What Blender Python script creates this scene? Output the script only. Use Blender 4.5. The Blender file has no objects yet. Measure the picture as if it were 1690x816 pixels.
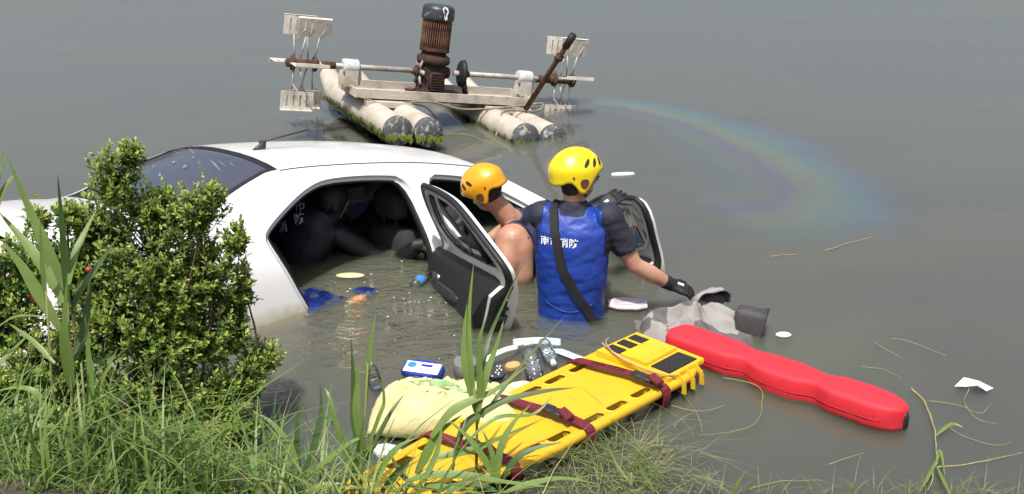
import bpy, bmesh, math, random
import numpy as np
from mathutils import Vector, Matrix, Quaternion, noise
from mathutils.bvhtree import BVHTree
from mathutils.geometry import delaunay_2d_cdt
R = math.radians
S = bpy.context.scene
COL = S.collection

# ------------------------------------------------------------------ camera, sky, sun, exposure
CAM_H, PITCH, FPX = 2.5, R(20.8), 1900.0
cam = bpy.data.cameras.new('camera')
cam.sensor_width = 36.0
cam.lens = 36.0 * FPX / 1690.0
cam.clip_end = 2000
co = bpy.data.objects.new('camera', cam)
COL.objects.link(co)
co.location = (0, 0, CAM_H)
co.rotation_euler = (R(90) - PITCH, 0, 0)
S.camera = co

SUN_EL, SUN_AZ = R(67), R(196)          # azimuth clockwise from +Y: behind the camera, a little to the left
world = bpy.data.worlds.new('World')
S.world = world
world.use_nodes = True
wn = world.node_tree.nodes
sky = wn.new('ShaderNodeTexSky')
sky.sky_type = 'NISHITA'
sky.sun_disc = False
sky.sun_elevation = SUN_EL
sky.sun_rotation = SUN_AZ
sky.air_density = 1.0
sky.dust_density = 5.0
sky.ozone_density = 1.0
bg = wn['Background']
world.node_tree.links.new(sky.outputs[0], bg.inputs[0])
bg.inputs[1].default_value = 0.14
sl = bpy.data.lights.new('sun', 'SUN')
sl.energy = 4.5
sl.angle = R(0.53)
sl.color = (1.0, 0.96, 0.89)
so = bpy.data.objects.new('sun', sl)
COL.objects.link(so)
sd = Vector((math.sin(SUN_AZ) * math.cos(SUN_EL), math.cos(SUN_AZ) * math.cos(SUN_EL), math.sin(SUN_EL)))
so.rotation_euler = (-sd).to_track_quat('-Z', 'Y').to_euler()
S.view_settings.view_transform = 'Standard'
S.view_settings.look = 'None'
S.view_settings.exposure = 0.16
S.view_settings.gamma = 1.0
S.cycles.use_denoising = True
S.cycles.use_adaptive_sampling = True
S.cycles.adaptive_threshold = 0.025
S.cycles.max_bounces = 10
S.cycles.transparent_max_bounces = 24
S.cycles.volume_bounces = 0
S.cycles.caustics_reflective = False
S.cycles.caustics_refractive = False
S.cycles.sample_clamp_indirect = 6.0


def at(px, py, z=0.0):
    """the point of height z that the photograph shows at a pixel"""
    u, v = (px - 845) / FPX, -(py - 408) / FPX
    d = Vector((u, math.cos(PITCH) + v * math.sin(PITCH), -math.sin(PITCH) + v * math.cos(PITCH)))
    return Vector((0, 0, CAM_H)) + d * ((z - CAM_H) / d.z)


def aty(px, py, y):
    """the point at distance y that the photograph shows at a pixel"""
    u, v = (px - 845) / FPX, -(py - 408) / FPX
    d = Vector((u, math.cos(PITCH) + v * math.sin(PITCH), -math.sin(PITCH) + v * math.cos(PITCH)))
    return Vector((0, 0, CAM_H)) + d * (y / d.y)


# ------------------------------------------------------------------ helpers
def tag(o, label=None, cat=None, group=None, kind=None):
    for k, v in (('label', label), ('category', cat), ('group', group), ('kind', kind)):
        if v:
            o[k] = v
    return o


def empty(name, loc=(0, 0, 0), rot=(0, 0, 0), label=None, cat=None, group=None):
    o = bpy.data.objects.new(name, None)
    o.empty_display_size = 0.05
    o.location = loc
    o.rotation_euler = rot
    COL.objects.link(o)
    return tag(o, label, cat, group)


def link(name, me, mats, parent=None, smooth=True):
    if not isinstance(mats, (list, tuple)):
        mats = [mats]
    for m in mats:
        me.materials.append(m)
    if smooth:
        me.polygons.foreach_set('use_smooth', [True] * len(me.polygons))
    o = bpy.data.objects.new(name, me)
    COL.objects.link(o)
    if parent is not None:
        o.parent = parent
    return o


def frame_of(d, up=Vector((0, 0, 1))):
    d = Vector(d).normalized()
    a = d.cross(up)
    if a.length < 1e-4:
        a = d.cross(Vector((0, 1, 0)))
    a.normalize()
    return a, a.cross(d).normalized()


class MB:
    def __init__(s):
        s.v, s.f, s.m = [], [], []

    def add(s, vs, fs, mi=0):
        b = len(s.v)
        s.v += [tuple(x) for x in vs]
        s.f += [tuple(b + i for i in f) for f in fs]
        s.m += [mi] * len(fs)
        return b

    def rings(s, rr, closed=True, cap=True, mi=0):
        n = len(rr[0])
        vs = [p for r in rr for p in r]
        fs = []
        for i in range(len(rr) - 1):
            for j in range(n if closed else n - 1):
                k = (j + 1) % n
                fs.append((i * n + j, i * n + k, (i + 1) * n + k, (i + 1) * n + j))
        if cap:
            fs.append(tuple(range(n - 1, -1, -1)))
            fs.append(tuple((len(rr) - 1) * n + j for j in range(n)))
        s.add(vs, fs, mi)

    def tube(s, pts, rad, n=8, mi=0, round_ends=False, cap=True):
        pts = [Vector(p) for p in pts]
        if not isinstance(rad, (list, tuple)):
            rad = [rad] * len(pts)
        rad = list(rad)
        if round_ends:
            d0 = (pts[0] - pts[1]).normalized()
            d1 = (pts[-1] - pts[-2]).normalized()
            r0, r1 = rad[0], rad[-1]
            a = [(pts[0] + d0 * r0 * math.sin(t), r0 * math.cos(t)) for t in (1.45, 1.05, .55)]
            b = [(pts[-1] + d1 * r1 * math.sin(t), r1 * math.cos(t)) for t in (.55, 1.05, 1.45)]
            pts = [x[0] for x in a] + pts + [x[0] for x in b]
            rad = [x[1] for x in a] + rad + [x[1] for x in b]
        rr = []
        prev = None
        for i, p in enumerate(pts):
            d = (pts[min(i + 1, len(pts) - 1)] - pts[max(i - 1, 0)])
            if d.length < 1e-6:
                d = Vector((0, 0, 1))
            d.normalize()
            if prev is None:
                a, b = frame_of(d)
            else:
                a = prev - d * prev.dot(d)
                if a.length < 1e-5:
                    a, _ = frame_of(d)
                a.normalize()
                b = a.cross(d)
            prev = a
            rr.append([p + (a * math.cos(t) + b * math.sin(t)) * rad[i] for t in [2 * math.pi * k / n for k in range(n)]])
        s.rings(rr, cap=cap, mi=mi)

    def ellring(s, c, ax, ay, a, b, n=20, e=1.0):
        c = Vector(c)
        out = []
        for k in range(n):
            t = 2 * math.pi * k / n
            cx, sx = math.cos(t), math.sin(t)
            out.append(c + ax * (a * math.copysign(abs(cx) ** e, cx)) + ay * (b * math.copysign(abs(sx) ** e, sx)))
        return out

    def ball(s, c, r, mi=0, n=12, m=8, rot=None):
        if not isinstance(r, (tuple, list, Vector)):
            r = (r, r, r)
        rr = []
        for i in range(1, m):
            ph = math.pi * i / m
            ring = []
            for k in range(n):
                t = 2 * math.pi * k / n
                p = Vector((r[0] * math.sin(ph) * math.cos(t), r[1] * math.sin(ph) * math.sin(t), -r[2] * math.cos(ph)))
                if rot is not None:
                    p = rot @ p
                ring.append(Vector(c) + p)
            rr.append(ring)
        s.rings(rr, mi=mi)

    def box(s, c, sz, rot=None, mi=0, taper=1.0):
        c = Vector(c)
        hx, hy, hz = sz[0] / 2, sz[1] / 2, sz[2] / 2
        vs = []
        for z in (-1, 1):
            k = taper if z > 0 else 1.0
            for x, y in ((-1, -1), (1, -1), (1, 1), (-1, 1)):
                p = Vector((x * hx * k, y * hy * k, z * hz))
                if rot is not None:
                    p = rot @ p
                vs.append(c + p)
        s.add(vs, [(3, 2, 1, 0), (4, 5, 6, 7), (0, 1, 5, 4), (1, 2, 6, 5), (2, 3, 7, 6), (3, 0, 4, 7)], mi)

    def bar(s, a, b, w, t, up=Vector((0, 0, 1)), mi=0):
        a, b = Vector(a), Vector(b)
        d = b - a
        x, y = frame_of(d, up)
        m = Matrix((x, y, d.normalized())).transposed()
        s.box((a + b) / 2, (w, t, d.length), m, mi)

    def lathe(s, prof, c=(0, 0, 0), n=20, axis='Z', mi=0, cap=True, rot=None):
        rr = []
        for r, z in prof:
            ring = []
            for k in range(n):
                t = 2 * math.pi * k / n
                p = Vector((r * math.cos(t), r * math.sin(t), z))
                if rot is not None:
                    p = rot @ p
                ring.append(Vector(c) + p)
            rr.append(ring)
        s.rings(rr, cap=cap, mi=mi)

    def grid(s, rows, mi=0):
        n = len(rows[0])
        vs = [p for r in rows for p in r]
        fs = [(i * n + j, i * n + j + 1, (i + 1) * n + j + 1, (i + 1) * n + j) for i in range(len(rows) - 1) for j in range(n - 1)]
        s.add(vs, fs, mi)

    def mesh(s, name, fix=True, merge=0):
        me = bpy.data.meshes.new(name)
        me.from_pydata(s.v, [], s.f)
        me.polygons.foreach_set('material_index', s.m)
        if fix or merge:
            bm = bmesh.new()
            bm.from_mesh(me)
            if merge:
                bmesh.ops.remove_doubles(bm, verts=bm.verts, dist=merge)
            if fix:
                bmesh.ops.recalc_face_normals(bm, faces=bm.faces)
            bm.to_mesh(me)
            bm.free()
        me.update()
        return me

    def build(s, name, mats, parent=None, smooth=True, fix=True, merge=0, bevel=0, auto=None):
        me = s.mesh(name, fix, merge)
        if auto is not None:
            smooth = True
        o = link(name, me, mats, parent, smooth)
        if auto is not None:
            me.set_sharp_from_angle(angle=R(auto))
        if bevel:
            md = o.modifiers.new('bevel', 'BEVEL')
            md.width = bevel
            md.segments = 2
            md.limit_method = 'ANGLE'
            md.angle_limit = R(40)
        return o


def evaluated(name, me, mods):
    """a mesh after modifiers given as (type, {settings})"""
    o = bpy.data.objects.new(name, me)
    COL.objects.link(o)
    for t, kw in mods:
        md = o.modifiers.new(t, t)
        for k, v in kw.items():
            setattr(md, k, v)
    dg = bpy.context.evaluated_depsgraph_get()
    ev = o.evaluated_get(dg)
    out = bpy.data.meshes.new_from_object(ev)
    out.name = name
    bpy.data.objects.remove(o)
    return out


def remesh(name, mb, voxel=.012, it=4, fac=.5):
    me = mb.mesh(name)
    return evaluated(name, me, [('REMESH', dict(mode='VOXEL', voxel_size=voxel)), ('SMOOTH', dict(factor=fac, iterations=it))])


def shell(name, me, pred, off=.006, thick=.004, smooth_edge=6, extra=None):
    """a garment: the faces of a body mesh where pred(point) holds, moved out and given thickness"""
    bm = bmesh.new()
    bm.from_mesh(me)
    bmesh.ops.delete(bm, geom=[f for f in bm.faces if not pred(f.calc_center_median())], context='FACES')
    for _ in range(smooth_edge):
        new = {}
        for v in bm.verts:
            be = [e for e in v.link_edges if e.is_boundary]
            if len(be) == 2:
                a, b = be[0].other_vert(v).co, be[1].other_vert(v).co
                new[v] = v.co * .5 + (a + b) * .25
        for v, c in new.items():
            v.co = c
    bm.normal_update()
    nr = {v: v.normal.copy() for v in bm.verts}
    for v in bm.verts:
        v.co += nr[v] * (off + (extra(v.co) if extra else 0))
    ret = bmesh.ops.extrude_face_region(bm, geom=bm.faces[:])
    nv = [g for g in ret['geom'] if isinstance(g, bmesh.types.BMVert)]
    bm.normal_update()
    for v in nv:
        v.co += v.normal * thick
    bmesh.ops.recalc_face_normals(bm, faces=bm.faces)
    out = bpy.data.meshes.new(name)
    bm.to_mesh(out)
    bm.free()
    return out


def bvh_of(me):
    return BVHTree.FromPolygons([v.co.copy() for v in me.vertices], [tuple(p.vertices) for p in me.polygons])


def text_mesh(body, size=1.0, depth=0.0, bold=0.0):
    c = bpy.data.curves.new('text', 'FONT')
    c.body = body
    c.size = size
    c.align_x = 'CENTER'
    c.align_y = 'CENTER'
    c.extrude = depth
    c.offset = bold
    c.resolution_u = 3
    o = bpy.data.objects.new('text', c)
    COL.objects.link(o)
    dg = bpy.context.evaluated_depsgraph_get()
    me = bpy.data.meshes.new_from_object(o.evaluated_get(dg))
    bpy.data.objects.remove(o)
    bm = bmesh.new()
    bm.from_mesh(me)
    bmesh.ops.triangulate(bm, faces=bm.faces)
    bm.to_mesh(me)
    bm.free()
    return me


def fill2d(outer, holes=(), step=.05, inner=True):
    """triangulate a polygon with holes and a grid of inner points; returns points, triangles"""
    def inside(p, poly):
        c = False
        for i in range(len(poly)):
            (x1, y1), (x2, y2) = poly[i], poly[i - 1]
            if (y1 > p[1]) != (y2 > p[1]) and p[0] < (x2 - x1) * (p[1] - y1) / (y2 - y1) + x1:
                c = not c
        return c

    def dist(p, poly):
        P = np.array(poly)
        Q = np.roll(P, -1, 0)
        d = Q - P
        t = np.clip(((np.array(p) - P) * d).sum(1) / np.maximum((d * d).sum(1), 1e-12), 0, 1)
        return np.sqrt((((P + d * t[:, None]) - np.array(p)) ** 2).sum(1)).min()
    pts, edges = [], []
    for loop in [outer] + list(holes):
        b = len(pts)
        pts += [Vector((a, c)) for a, c in loop]
        edges += [(b + i, b + (i + 1) % len(loop)) for i in range(len(loop))]
    if inner:
        xs = [p[0] for p in outer]
        zs = [p[1] for p in outer]
        x = min(xs) + step / 2
        while x < max(xs):
            z = min(zs) + step / 2
            while z < max(zs):
                if inside((x, z), outer) and not any(inside((x, z), h) for h in holes):
                    if min(dist((x, z), l) for l in [outer] + list(holes)) > step * .4:
                        pts.append(Vector((x, z)))
                z += step
            x += step
    vo, _, fo, _, _, _ = delaunay_2d_cdt(pts, edges, [], 0, 1e-6)
    out = []
    for f in fo:
        c = sum((vo[i] for i in f), Vector((0, 0))) / len(f)
        if inside(c, outer) and not any(inside(c, h) for h in holes):
            out.append(tuple(f))
    return vo, out


def dense(poly, step=.04, closed=True):
    out = []
    n = len(poly)
    for i in range(n if closed else n - 1):
        a, b = Vector(poly[i]), Vector(poly[(i + 1) % n])
        k = max(1, int((b - a).length / step + .5))
        out += [tuple(a + (b - a) * (j / k)) for j in range(k)]
    if not closed:
        out.append(tuple(poly[-1]))
    return out


def rounded(poly, it=2, keep=()):
    """corner cutting"""
    for _ in range(it):
        out = []
        n = len(poly)
        for i in range(n):
            a, b = Vector(poly[i]), Vector(poly[(i + 1) % n])
            out += [tuple(a * .75 + b * .25), tuple(a * .25 + b * .75)]
        poly = out
    return poly


def catmull(pts, k=6):
    pts = [Vector(p) for p in pts]
    out = []
    for i in range(len(pts) - 1):
        p0, p1, p2, p3 = pts[max(i - 1, 0)], pts[i], pts[i + 1], pts[min(i + 2, len(pts) - 1)]
        for j in range(k):
            t = j / k
            out.append(.5 * ((2 * p1) + (p2 - p0) * t + (2 * p0 - 5 * p1 + 4 * p2 - p3) * t * t + (3 * p1 - p0 - 3 * p2 + p3) * t ** 3))
    out.append(pts[-1])
    return out


def offset_poly(poly, d):
    """inset (d>0) a closed polygon towards its inside"""
    n = len(poly)
    area = sum(poly[i][0] * poly[(i + 1) % n][1] - poly[(i + 1) % n][0] * poly[i][1] for i in range(n))
    s = 1 if area > 0 else -1
    out = []
    for i in range(n):
        p, a, b = Vector(poly[i]), Vector(poly[i - 1]), Vector(poly[(i + 1) % n])
        t = (b - a).normalized()
        out.append((p.x - t.y * d * s, p.y + t.x * d * s))
    return out


# ------------------------------------------------------------------ materials
MATS = {}


def mat(name, col, rough=.5, metal=0.0, col2=None, vscale=6.0, vlo=.4, vhi=.65, bump=0.0, bscale=40.0, coat=0.0, spec=.5, detail=6.0,
        sss=0.0, transl=0.0, rough2=None):
    m = bpy.data.materials.new(name)
    m.use_nodes = True
    nt = m.node_tree
    N, L = nt.nodes, nt.links
    b = N['Principled BSDF']
    b.inputs['Base Color'].default_value = (*col, 1)
    b.inputs['Roughness'].default_value = rough
    b.inputs['Metallic'].default_value = metal
    b.inputs['Coat Weight'].default_value = coat
    b.inputs['Coat Roughness'].default_value = .08
    b.inputs['Specular IOR Level'].default_value = spec
    if sss:
        b.inputs['Subsurface Weight'].default_value = sss
        b.inputs['Subsurface Radius'].default_value = (.012, .005, .003)
        b.inputs['Subsurface Scale'].default_value = 1.0
    tc = N.new('ShaderNodeTexCoord')
    if col2 is not None:
        nz = N.new('ShaderNodeTexNoise')
        nz.inputs['Scale'].default_value = vscale
        nz.inputs['Detail'].default_value = detail
        nz.inputs['Roughness'].default_value = .65
        L.new(tc.outputs['Object'], nz.inputs['Vector'])
        mr = N.new('ShaderNodeMapRange')
        mr.inputs[1].default_value = vlo
        mr.inputs[2].default_value = vhi
        L.new(nz.outputs[0], mr.inputs[0])
        mx = N.new('ShaderNodeMix')
        mx.data_type = 'RGBA'
        mx.inputs[6].default_value = (*col, 1)
        mx.inputs[7].default_value = (*col2, 1)
        L.new(mr.outputs[0], mx.inputs[0])
        L.new(mx.outputs[2], b.inputs['Base Color'])
        if rough2 is not None:
            mq = N.new('ShaderNodeMapRange')
            mq.inputs[3].default_value = rough
            mq.inputs[4].default_value = rough2
            L.new(mr.outputs[0], mq.inputs[0])
            L.new(mq.outputs[0], b.inputs['Roughness'])
    if bump:
        n2 = N.new('ShaderNodeTexNoise')
        n2.inputs['Scale'].default_value = bscale
        n2.inputs['Detail'].default_value = 5
        L.new(tc.outputs['Object'], n2.inputs['Vector'])
        bp = N.new('ShaderNodeBump')
        bp.inputs['Strength'].default_value = bump
        bp.inputs['Distance'].default_value = .01
        L.new(n2.outputs[0], bp.inputs['Height'])
        L.new(bp.outputs[0], b.inputs['Normal'])
    if transl:
        tr = N.new('ShaderNodeBsdfTranslucent')
        tr.inputs[0].default_value = (col[0] * 1.5, col[1] * 1.6, col[2] * .8, 1)
        ms = N.new('ShaderNodeMixShader')
        ms.inputs[0].default_value = transl
        L.new(b.outputs[0], ms.inputs[1])
        L.new(tr.outputs[0], ms.inputs[2])
        L.new(ms.outputs[0], N['Material Output'].inputs[0])
    MATS[name] = m
    return m


def thin_glass(name, tint, refl=1.0, rough=.02, ior=1.5, body=None, body_w=0.0):
    """a thin clear sheet: see-through with a mirror share by angle, and some body colour"""
    m = bpy.data.materials.new(name)
    m.use_nodes = True
    nt = m.node_tree
    N, L = nt.nodes, nt.links
    N.remove(N['Principled BSDF'])
    fr = N.new('ShaderNodeFresnel')
    fr.inputs[0].default_value = ior
    g = N.new('ShaderNodeBsdfGlossy')
    g.inputs['Roughness'].default_value = rough
    g.inputs[0].default_value = (refl, refl, refl, 1)
    t = N.new('ShaderNodeBsdfTransparent')
    t.inputs[0].default_value = (*tint, 1)
    under = t
    if body is not None:
        d = N.new('ShaderNodeBsdfDiffuse')
        d.inputs[0].default_value = (*body, 1)
        m2 = N.new('ShaderNodeMixShader')
        m2.inputs[0].default_value = body_w
        L.new(t.outputs[0], m2.inputs[1])
        L.new(d.outputs[0], m2.inputs[2])
        under = m2
    ms = N.new('ShaderNodeMixShader')
    L.new(fr.outputs[0], ms.inputs[0])
    L.new(under.outputs[0], ms.inputs[1])
    L.new(g.outputs[0], ms.inputs[2])
    L.new(ms.outputs[0], N['Material Output'].inputs[0])
    MATS[name] = m
    return m

PAINT = mat('white_car_paint', (.76, .76, .76), .28, col2=(.58, .56, .50), vscale=3.2, vlo=.50, vhi=.82, coat=.6)
def tide(m, z0, z1, col):
    """a dirty wet line left by the pond just above its surface"""
    nt_ = m.node_tree
    N_, L_ = nt_.nodes, nt_.links
    b_ = N_['Principled BSDF']
    src = b_.inputs['Base Color'].links[0].from_socket
    g_ = N_.new('ShaderNodeNewGeometry')
    sx = N_.new('ShaderNodeSeparateXYZ')
    L_.new(g_.outputs['Position'], sx.inputs[0])
    nz = N_.new('ShaderNodeTexNoise')
    nz.inputs['Scale'].default_value = 9
    nz.inputs['Detail'].default_value = 5
    L_.new(g_.outputs['Position'], nz.inputs['Vector'])
    ma = N_.new('ShaderNodeMath')
    ma.operation = 'MULTIPLY_ADD'
    ma.inputs[1].default_value = -.16
    L_.new(nz.outputs[0], ma.inputs[0])
    L_.new(sx.outputs['Z'], ma.inputs[2])
    mr_ = N_.new('ShaderNodeMapRange')
    mr_.inputs[1].default_value = z1
    mr_.inputs[2].default_value = z0
    mr_.inputs[3].default_value = 0
    mr_.inputs[4].default_value = .75
    L_.new(ma.outputs[0], mr_.inputs[0])
    mx_ = N_.new('ShaderNodeMix')
    mx_.data_type = 'RGBA'
    L_.new(mr_.outputs[0], mx_.inputs[0])
    L_.new(src, mx_.inputs[6])
    mx_.inputs[7].default_value = (*col, 1)
    L_.new(mx_.outputs[2], b_.inputs['Base Color'])


tide(PAINT, -.09, .0, (.42, .38, .22))
BLACKP = mat('black_plastic', (.018, .018, .02), .45, col2=(.035, .034, .032), vscale=20)
RUBBER = mat('black_rubber', (.010, .010, .011), .6)
TRIM = mat('black_door_trim', (.011, .011, .012), .6, bump=.25, bscale=220)
SEATM = mat('dark_seat_cloth', (.022, .022, .026), .85, bump=.2, bscale=150)
STEEL = mat('bright_steel', (.55, .55, .55), .35, 1.0)
GLASS = thin_glass('tinted_glass', (.10, .11, .12))
REARGLASS = thin_glass('dark_rear_glass', (.06, .07, .08), rough=.03, body=(.075, .08, .105), body_w=.8)  # pale slate body colour stands in for reflected hazy sky
SKIN = mat('skin', (.50, .29, .20), .45, col2=(.40, .18, .12), vscale=7, vlo=.38, vhi=.72, sss=.12, bump=.06, bscale=120)
HAIR = mat('black_hair', (.012, .010, .009), .55)
NAVY = mat('navy_cloth', (.012, .014, .030), .75, col2=(.020, .022, .040), vscale=14, bump=.5, bscale=28)
WETSUIT = mat('navy_wetsuit', (.012, .014, .034), .42, col2=(.02, .022, .045), vscale=10, bump=.25, bscale=30)
BLUEV = mat('blue_vest_cloth', (.008, .046, .32), .5, col2=(.006, .030, .21), vscale=6, bump=.6, bscale=22)
BLACKG = mat('black_glove_cloth', (.012, .012, .013), .6, bump=.4, bscale=80)
WHITEP = mat('white_print', (.72, .74, .76), .6)
YHELM = mat('yellow_helmet_plastic', (.78, .62, .012), .3, col2=(.70, .54, .012), vscale=5, coat=.3, bump=.04, bscale=30)
OHELM = mat('orange_helmet_plastic', (.80, .38, .012), .32, col2=(.70, .31, .01), vscale=5, coat=.3, bump=.04, bscale=30)
WEBB = mat('black_webbing', (.010, .010, .011), .8, bump=.4, bscale=160)
RUST = mat('flaking_rust', (.060, .022, .012), .9, col2=(.018, .010, .008), vscale=9, vlo=.38, vhi=.62, bump=1.0, bscale=28)
RUST2 = mat('brown_rust', (.10, .045, .025), .9, col2=(.035, .018, .012), vscale=16, bump=.8, bscale=40)
DULLW = mat('weathered_white_paint', (.46, .42, .36), .75, col2=(.26, .19, .13), vscale=7, vlo=.5, vhi=.72, bump=.4, bscale=40)
GALV = mat('dull_galvanised', (.42, .40, .36), .6, .2, col2=(.22, .18, .14), vscale=14, vlo=.5, vhi=.7, bump=.3)
PVC = mat('sunbleached_pipe', (.47, .43, .37), .75, col2=(.30, .25, .19), vscale=5, vlo=.42, vhi=.75, bump=.2, bscale=30)
TAR = mat('tarred_pipe_end', (.075, .075, .078), .7, col2=(.38, .38, .37), vscale=22, vlo=.52, vhi=.62, bump=.4)
ALGAE = mat('green_algae', (.17, .22, .02), .8, col2=(.06, .085, .012), vscale=18, bump=.6)
PLATEW = mat('paddle_plate', (.62, .58, .50), .6, col2=(.38, .31, .23), vscale=11, vlo=.45, vhi=.68, bump=.15)
CAPM = mat('motor_cap', (.030, .032, .038), .4, col2=(.30, .30, .32), vscale=15, vlo=.60, vhi=.70)
YBOARD = mat('yellow_board_plastic', (.68, .40, .016), .45, col2=(.54, .32, .03), vscale=7, vlo=.50, vhi=.85, bump=.05, bscale=90)
YPAD = mat('yellow_head_pad', (.70, .45, .02), .55, col2=(.60, .37, .015), vscale=10, bump=.1)
MAROON = mat('maroon_webbing', (.16, .012, .022), .7, col2=(.10, .008, .016), vscale=25, bump=.4, bscale=180)
PRINTR = mat('dark_red_print', (.06, .006, .010), .8)
VELCRO = mat('black_velcro', (.014, .014, .015), .95, col2=(.05, .05, .052), vscale=130, vlo=.5, vhi=.65, bump=1.0, bscale=260)
REDT = mat('red_rescue_foam', (.66, .022, .036), .7, col2=(.40, .016, .026), vscale=26, vlo=.60, vhi=.74, bump=.18, bscale=14)
GREYC = mat('grey_jacket_cloth', (.27, .255, .245), .8, col2=(.10, .095, .095), vscale=6, vlo=.545, vhi=.57, detail=1.5, bump=.3, bscale=60)
DGREYC = mat('dark_grey_cloth', (.055, .052, .052), .7, col2=(.035, .034, .036), vscale=8, bump=.3, bscale=60)
SACK = mat('cream_woven_sack', (.58, .53, .27), .7, col2=(.40, .30, .12), vscale=5, vlo=.48, vhi=.8, bump=.5, bscale=30)
SACKG = mat('green_sack_print', (.18, .36, .15), .7, col2=(.35, .45, .2), vscale=30)
SACKT = mat('olive_sack_print', (.36, .36, .12), .8, col2=(.55, .52, .26), vscale=40)
PET = thin_glass('clear_bottle_plastic', (.86, .88, .88), rough=.08, body=(.5, .52, .52), body_w=.10)
PETF = thin_glass('frosted_clear_tray', (.7, .72, .72), rough=.2, body=(.38, .38, .37), body_w=.4)
WHITEPL = mat('white_plastic', (.74, .74, .72), .5, col2=(.62, .61, .57), vscale=12)
BLUEPR = mat('blue_pack_print', (.02, .04, .30), .4)
BLUEPR2 = mat('light_blue_pack_print', (.04, .22, .55), .4)
MASKB = mat('pale_blue_fabric', (.52, .70, .74), .8, col2=(.62, .76, .78), vscale=14, bump=.2, bscale=100)
BLUECL = mat('wet_blue_cloth', (.006, .012, .08), .3, col2=(.010, .03, .17), vscale=12, bump=.6, bscale=30)
ORANGEC = mat('orange_scrap', (.38, .17, .08), .5, col2=(.40, .16, .07), vscale=20)
PALEY = mat('pale_yellow_plastic', (.62, .60, .34), .45)
PINKW = mat('pale_pink_pack', (.66, .58, .56), .4, col2=(.55, .46, .44), vscale=18)
GREYPR = mat('grey_pack_print', (.30, .30, .36), .6)
DARKPACK = mat('dark_printed_pack', (.02, .02, .022), .45)
STRAW = mat('dry_straw', (.36, .32, .14), .8, col2=(.22, .17, .08), vscale=12)
GREENSTEM = mat('green_floating_stem', (.22, .26, .08), .7, col2=(.30, .28, .10), vscale=8)
LEAFR = mat('reed_leaf', (.14, .22, .05), .45, col2=(.20, .28, .085), vscale=4, vlo=.4, vhi=.7, transl=.28)
LEAFR2 = mat('dark_reed_leaf', (.055, .105, .03), .5, col2=(.10, .16, .045), vscale=4, vlo=.4, vhi=.7, transl=.25)
STEMR = mat('reed_stem', (.13, .18, .05), .6, col2=(.2, .2, .08), vscale=7)
GRASSM = mat('grass_blade', (.095, .175, .034), .5, col2=(.20, .27, .075), vscale=2.5, vlo=.4, vhi=.65, transl=.25)
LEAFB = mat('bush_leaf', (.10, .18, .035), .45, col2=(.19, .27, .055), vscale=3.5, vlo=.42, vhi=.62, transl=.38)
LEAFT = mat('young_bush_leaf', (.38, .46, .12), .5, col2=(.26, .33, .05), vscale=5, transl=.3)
BARK = mat('bush_bark', (.060, .040, .028), .9, col2=(.10, .075, .055), vscale=20, bump=.6)
SOIL = mat('muddy_soil', (.055, .045, .030), .95, col2=(.085, .07, .045), vscale=3, bump=.8, bscale=12)
FOAMW = mat('white_foam', (.74, .74, .70), .6)
REDBERRY = mat('red_berry', (.5, .03, .02), .4)

# ------------------------------------------------------------------ ground
def edge_y(x):
    """the pond's near shore"""
    return 3.72 + .75 / (1 + math.exp(max(-40, min(40, (x + 1.05) * 5.5)))) + .05 * math.sin(3.1 * x) + .03 * math.sin(7.3 * x + 1)


def ground_z(x, y):
    d = y - edge_y(x)
    far = max(abs(x) - 60, y - 112)
    if far > 0:
        return min(1.2, -1.3 + far * .8)
    if d > 0:
        z = -1.02 * (1 - math.exp(-min(d, 30) / .75))
    else:
        z = .95 * (1 - math.exp(max(-40, d / 1.9)))
    return z + .02 * noise.noise(Vector((x * 2, y * 2, 0)))


def axis(vals):
    out = []
    for a, b, n in vals:
        out += [a + (b - a) * i / n for i in range(n)]
    return out + [vals[-1][1]]


gx = axis([(-600, -70, 6), (-70, -8, 12), (-8, -3, 20), (-3, 3, 60), (3, 8, 20), (8, 70, 12), (70, 600, 6)])
gy = axis([(-600, -20, 6), (-20, 1, 14), (1, 7, 80), (7, 20, 20), (20, 105, 10), (105, 125, 8), (125, 900, 8)])
mb = MB()
mb.grid([[(x, y, ground_z(x, y)) for x in gx] for y in gy])
tag(mb.build('ground', SOIL, fix=False), kind='structure', label='muddy pond bank and bed')

# ------------------------------------------------------------------ water
wm = bpy.data.materials.new('murky_pond_water')
wm.use_nodes = True
nt = wm.node_tree
N, L = nt.nodes, nt.links
N.remove(N['Principled BSDF'])
geo = N.new('ShaderNodeNewGeometry')


def wnoise(scale, detail, stretch=(1, 1, 1), rot=0.0, dist=0.0):
    mp = N.new('ShaderNodeMapping')
    mp.inputs['Scale'].default_value = stretch
    mp.inputs['Rotation'].default_value = (0, 0, rot)
    L.new(geo.outputs['Position'], mp.inputs['Vector'])
    n = N.new('ShaderNodeTexNoise')
    n.inputs['Scale'].default_value = scale
    n.inputs['Detail'].default_value = detail
    n.inputs['Distortion'].default_value = dist
    L.new(mp.outputs[0], n.inputs['Vector'])
    return n.outputs[0]


def mth(op, a, b=None, c=None):
    n = N.new('ShaderNodeMath')
    n.operation = op
    for i, x in enumerate((a, b, c)):
        if x is None:
            continue
        if isinstance(x, (int, float)):
            n.inputs[i].default_value = x
        else:
            L.new(x, n.inputs[i])
    return n.outputs[0]


def blobmask(cx, cy, r0, r1):
    v = N.new('ShaderNodeVectorMath')
    v.operation = 'DISTANCE'
    L.new(geo.outputs['Position'], v.inputs[0])
    v.inputs[1].default_value = (cx, cy, 0)
    mr = N.new('ShaderNodeMapRange')
    mr.interpolation_type = 'SMOOTHSTEP'
    mr.inputs[1].default_value = r1
    mr.inputs[2].default_value = r0
    L.new(v.outputs['Value'], mr.inputs[0])
    return mr.outputs[0]


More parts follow.
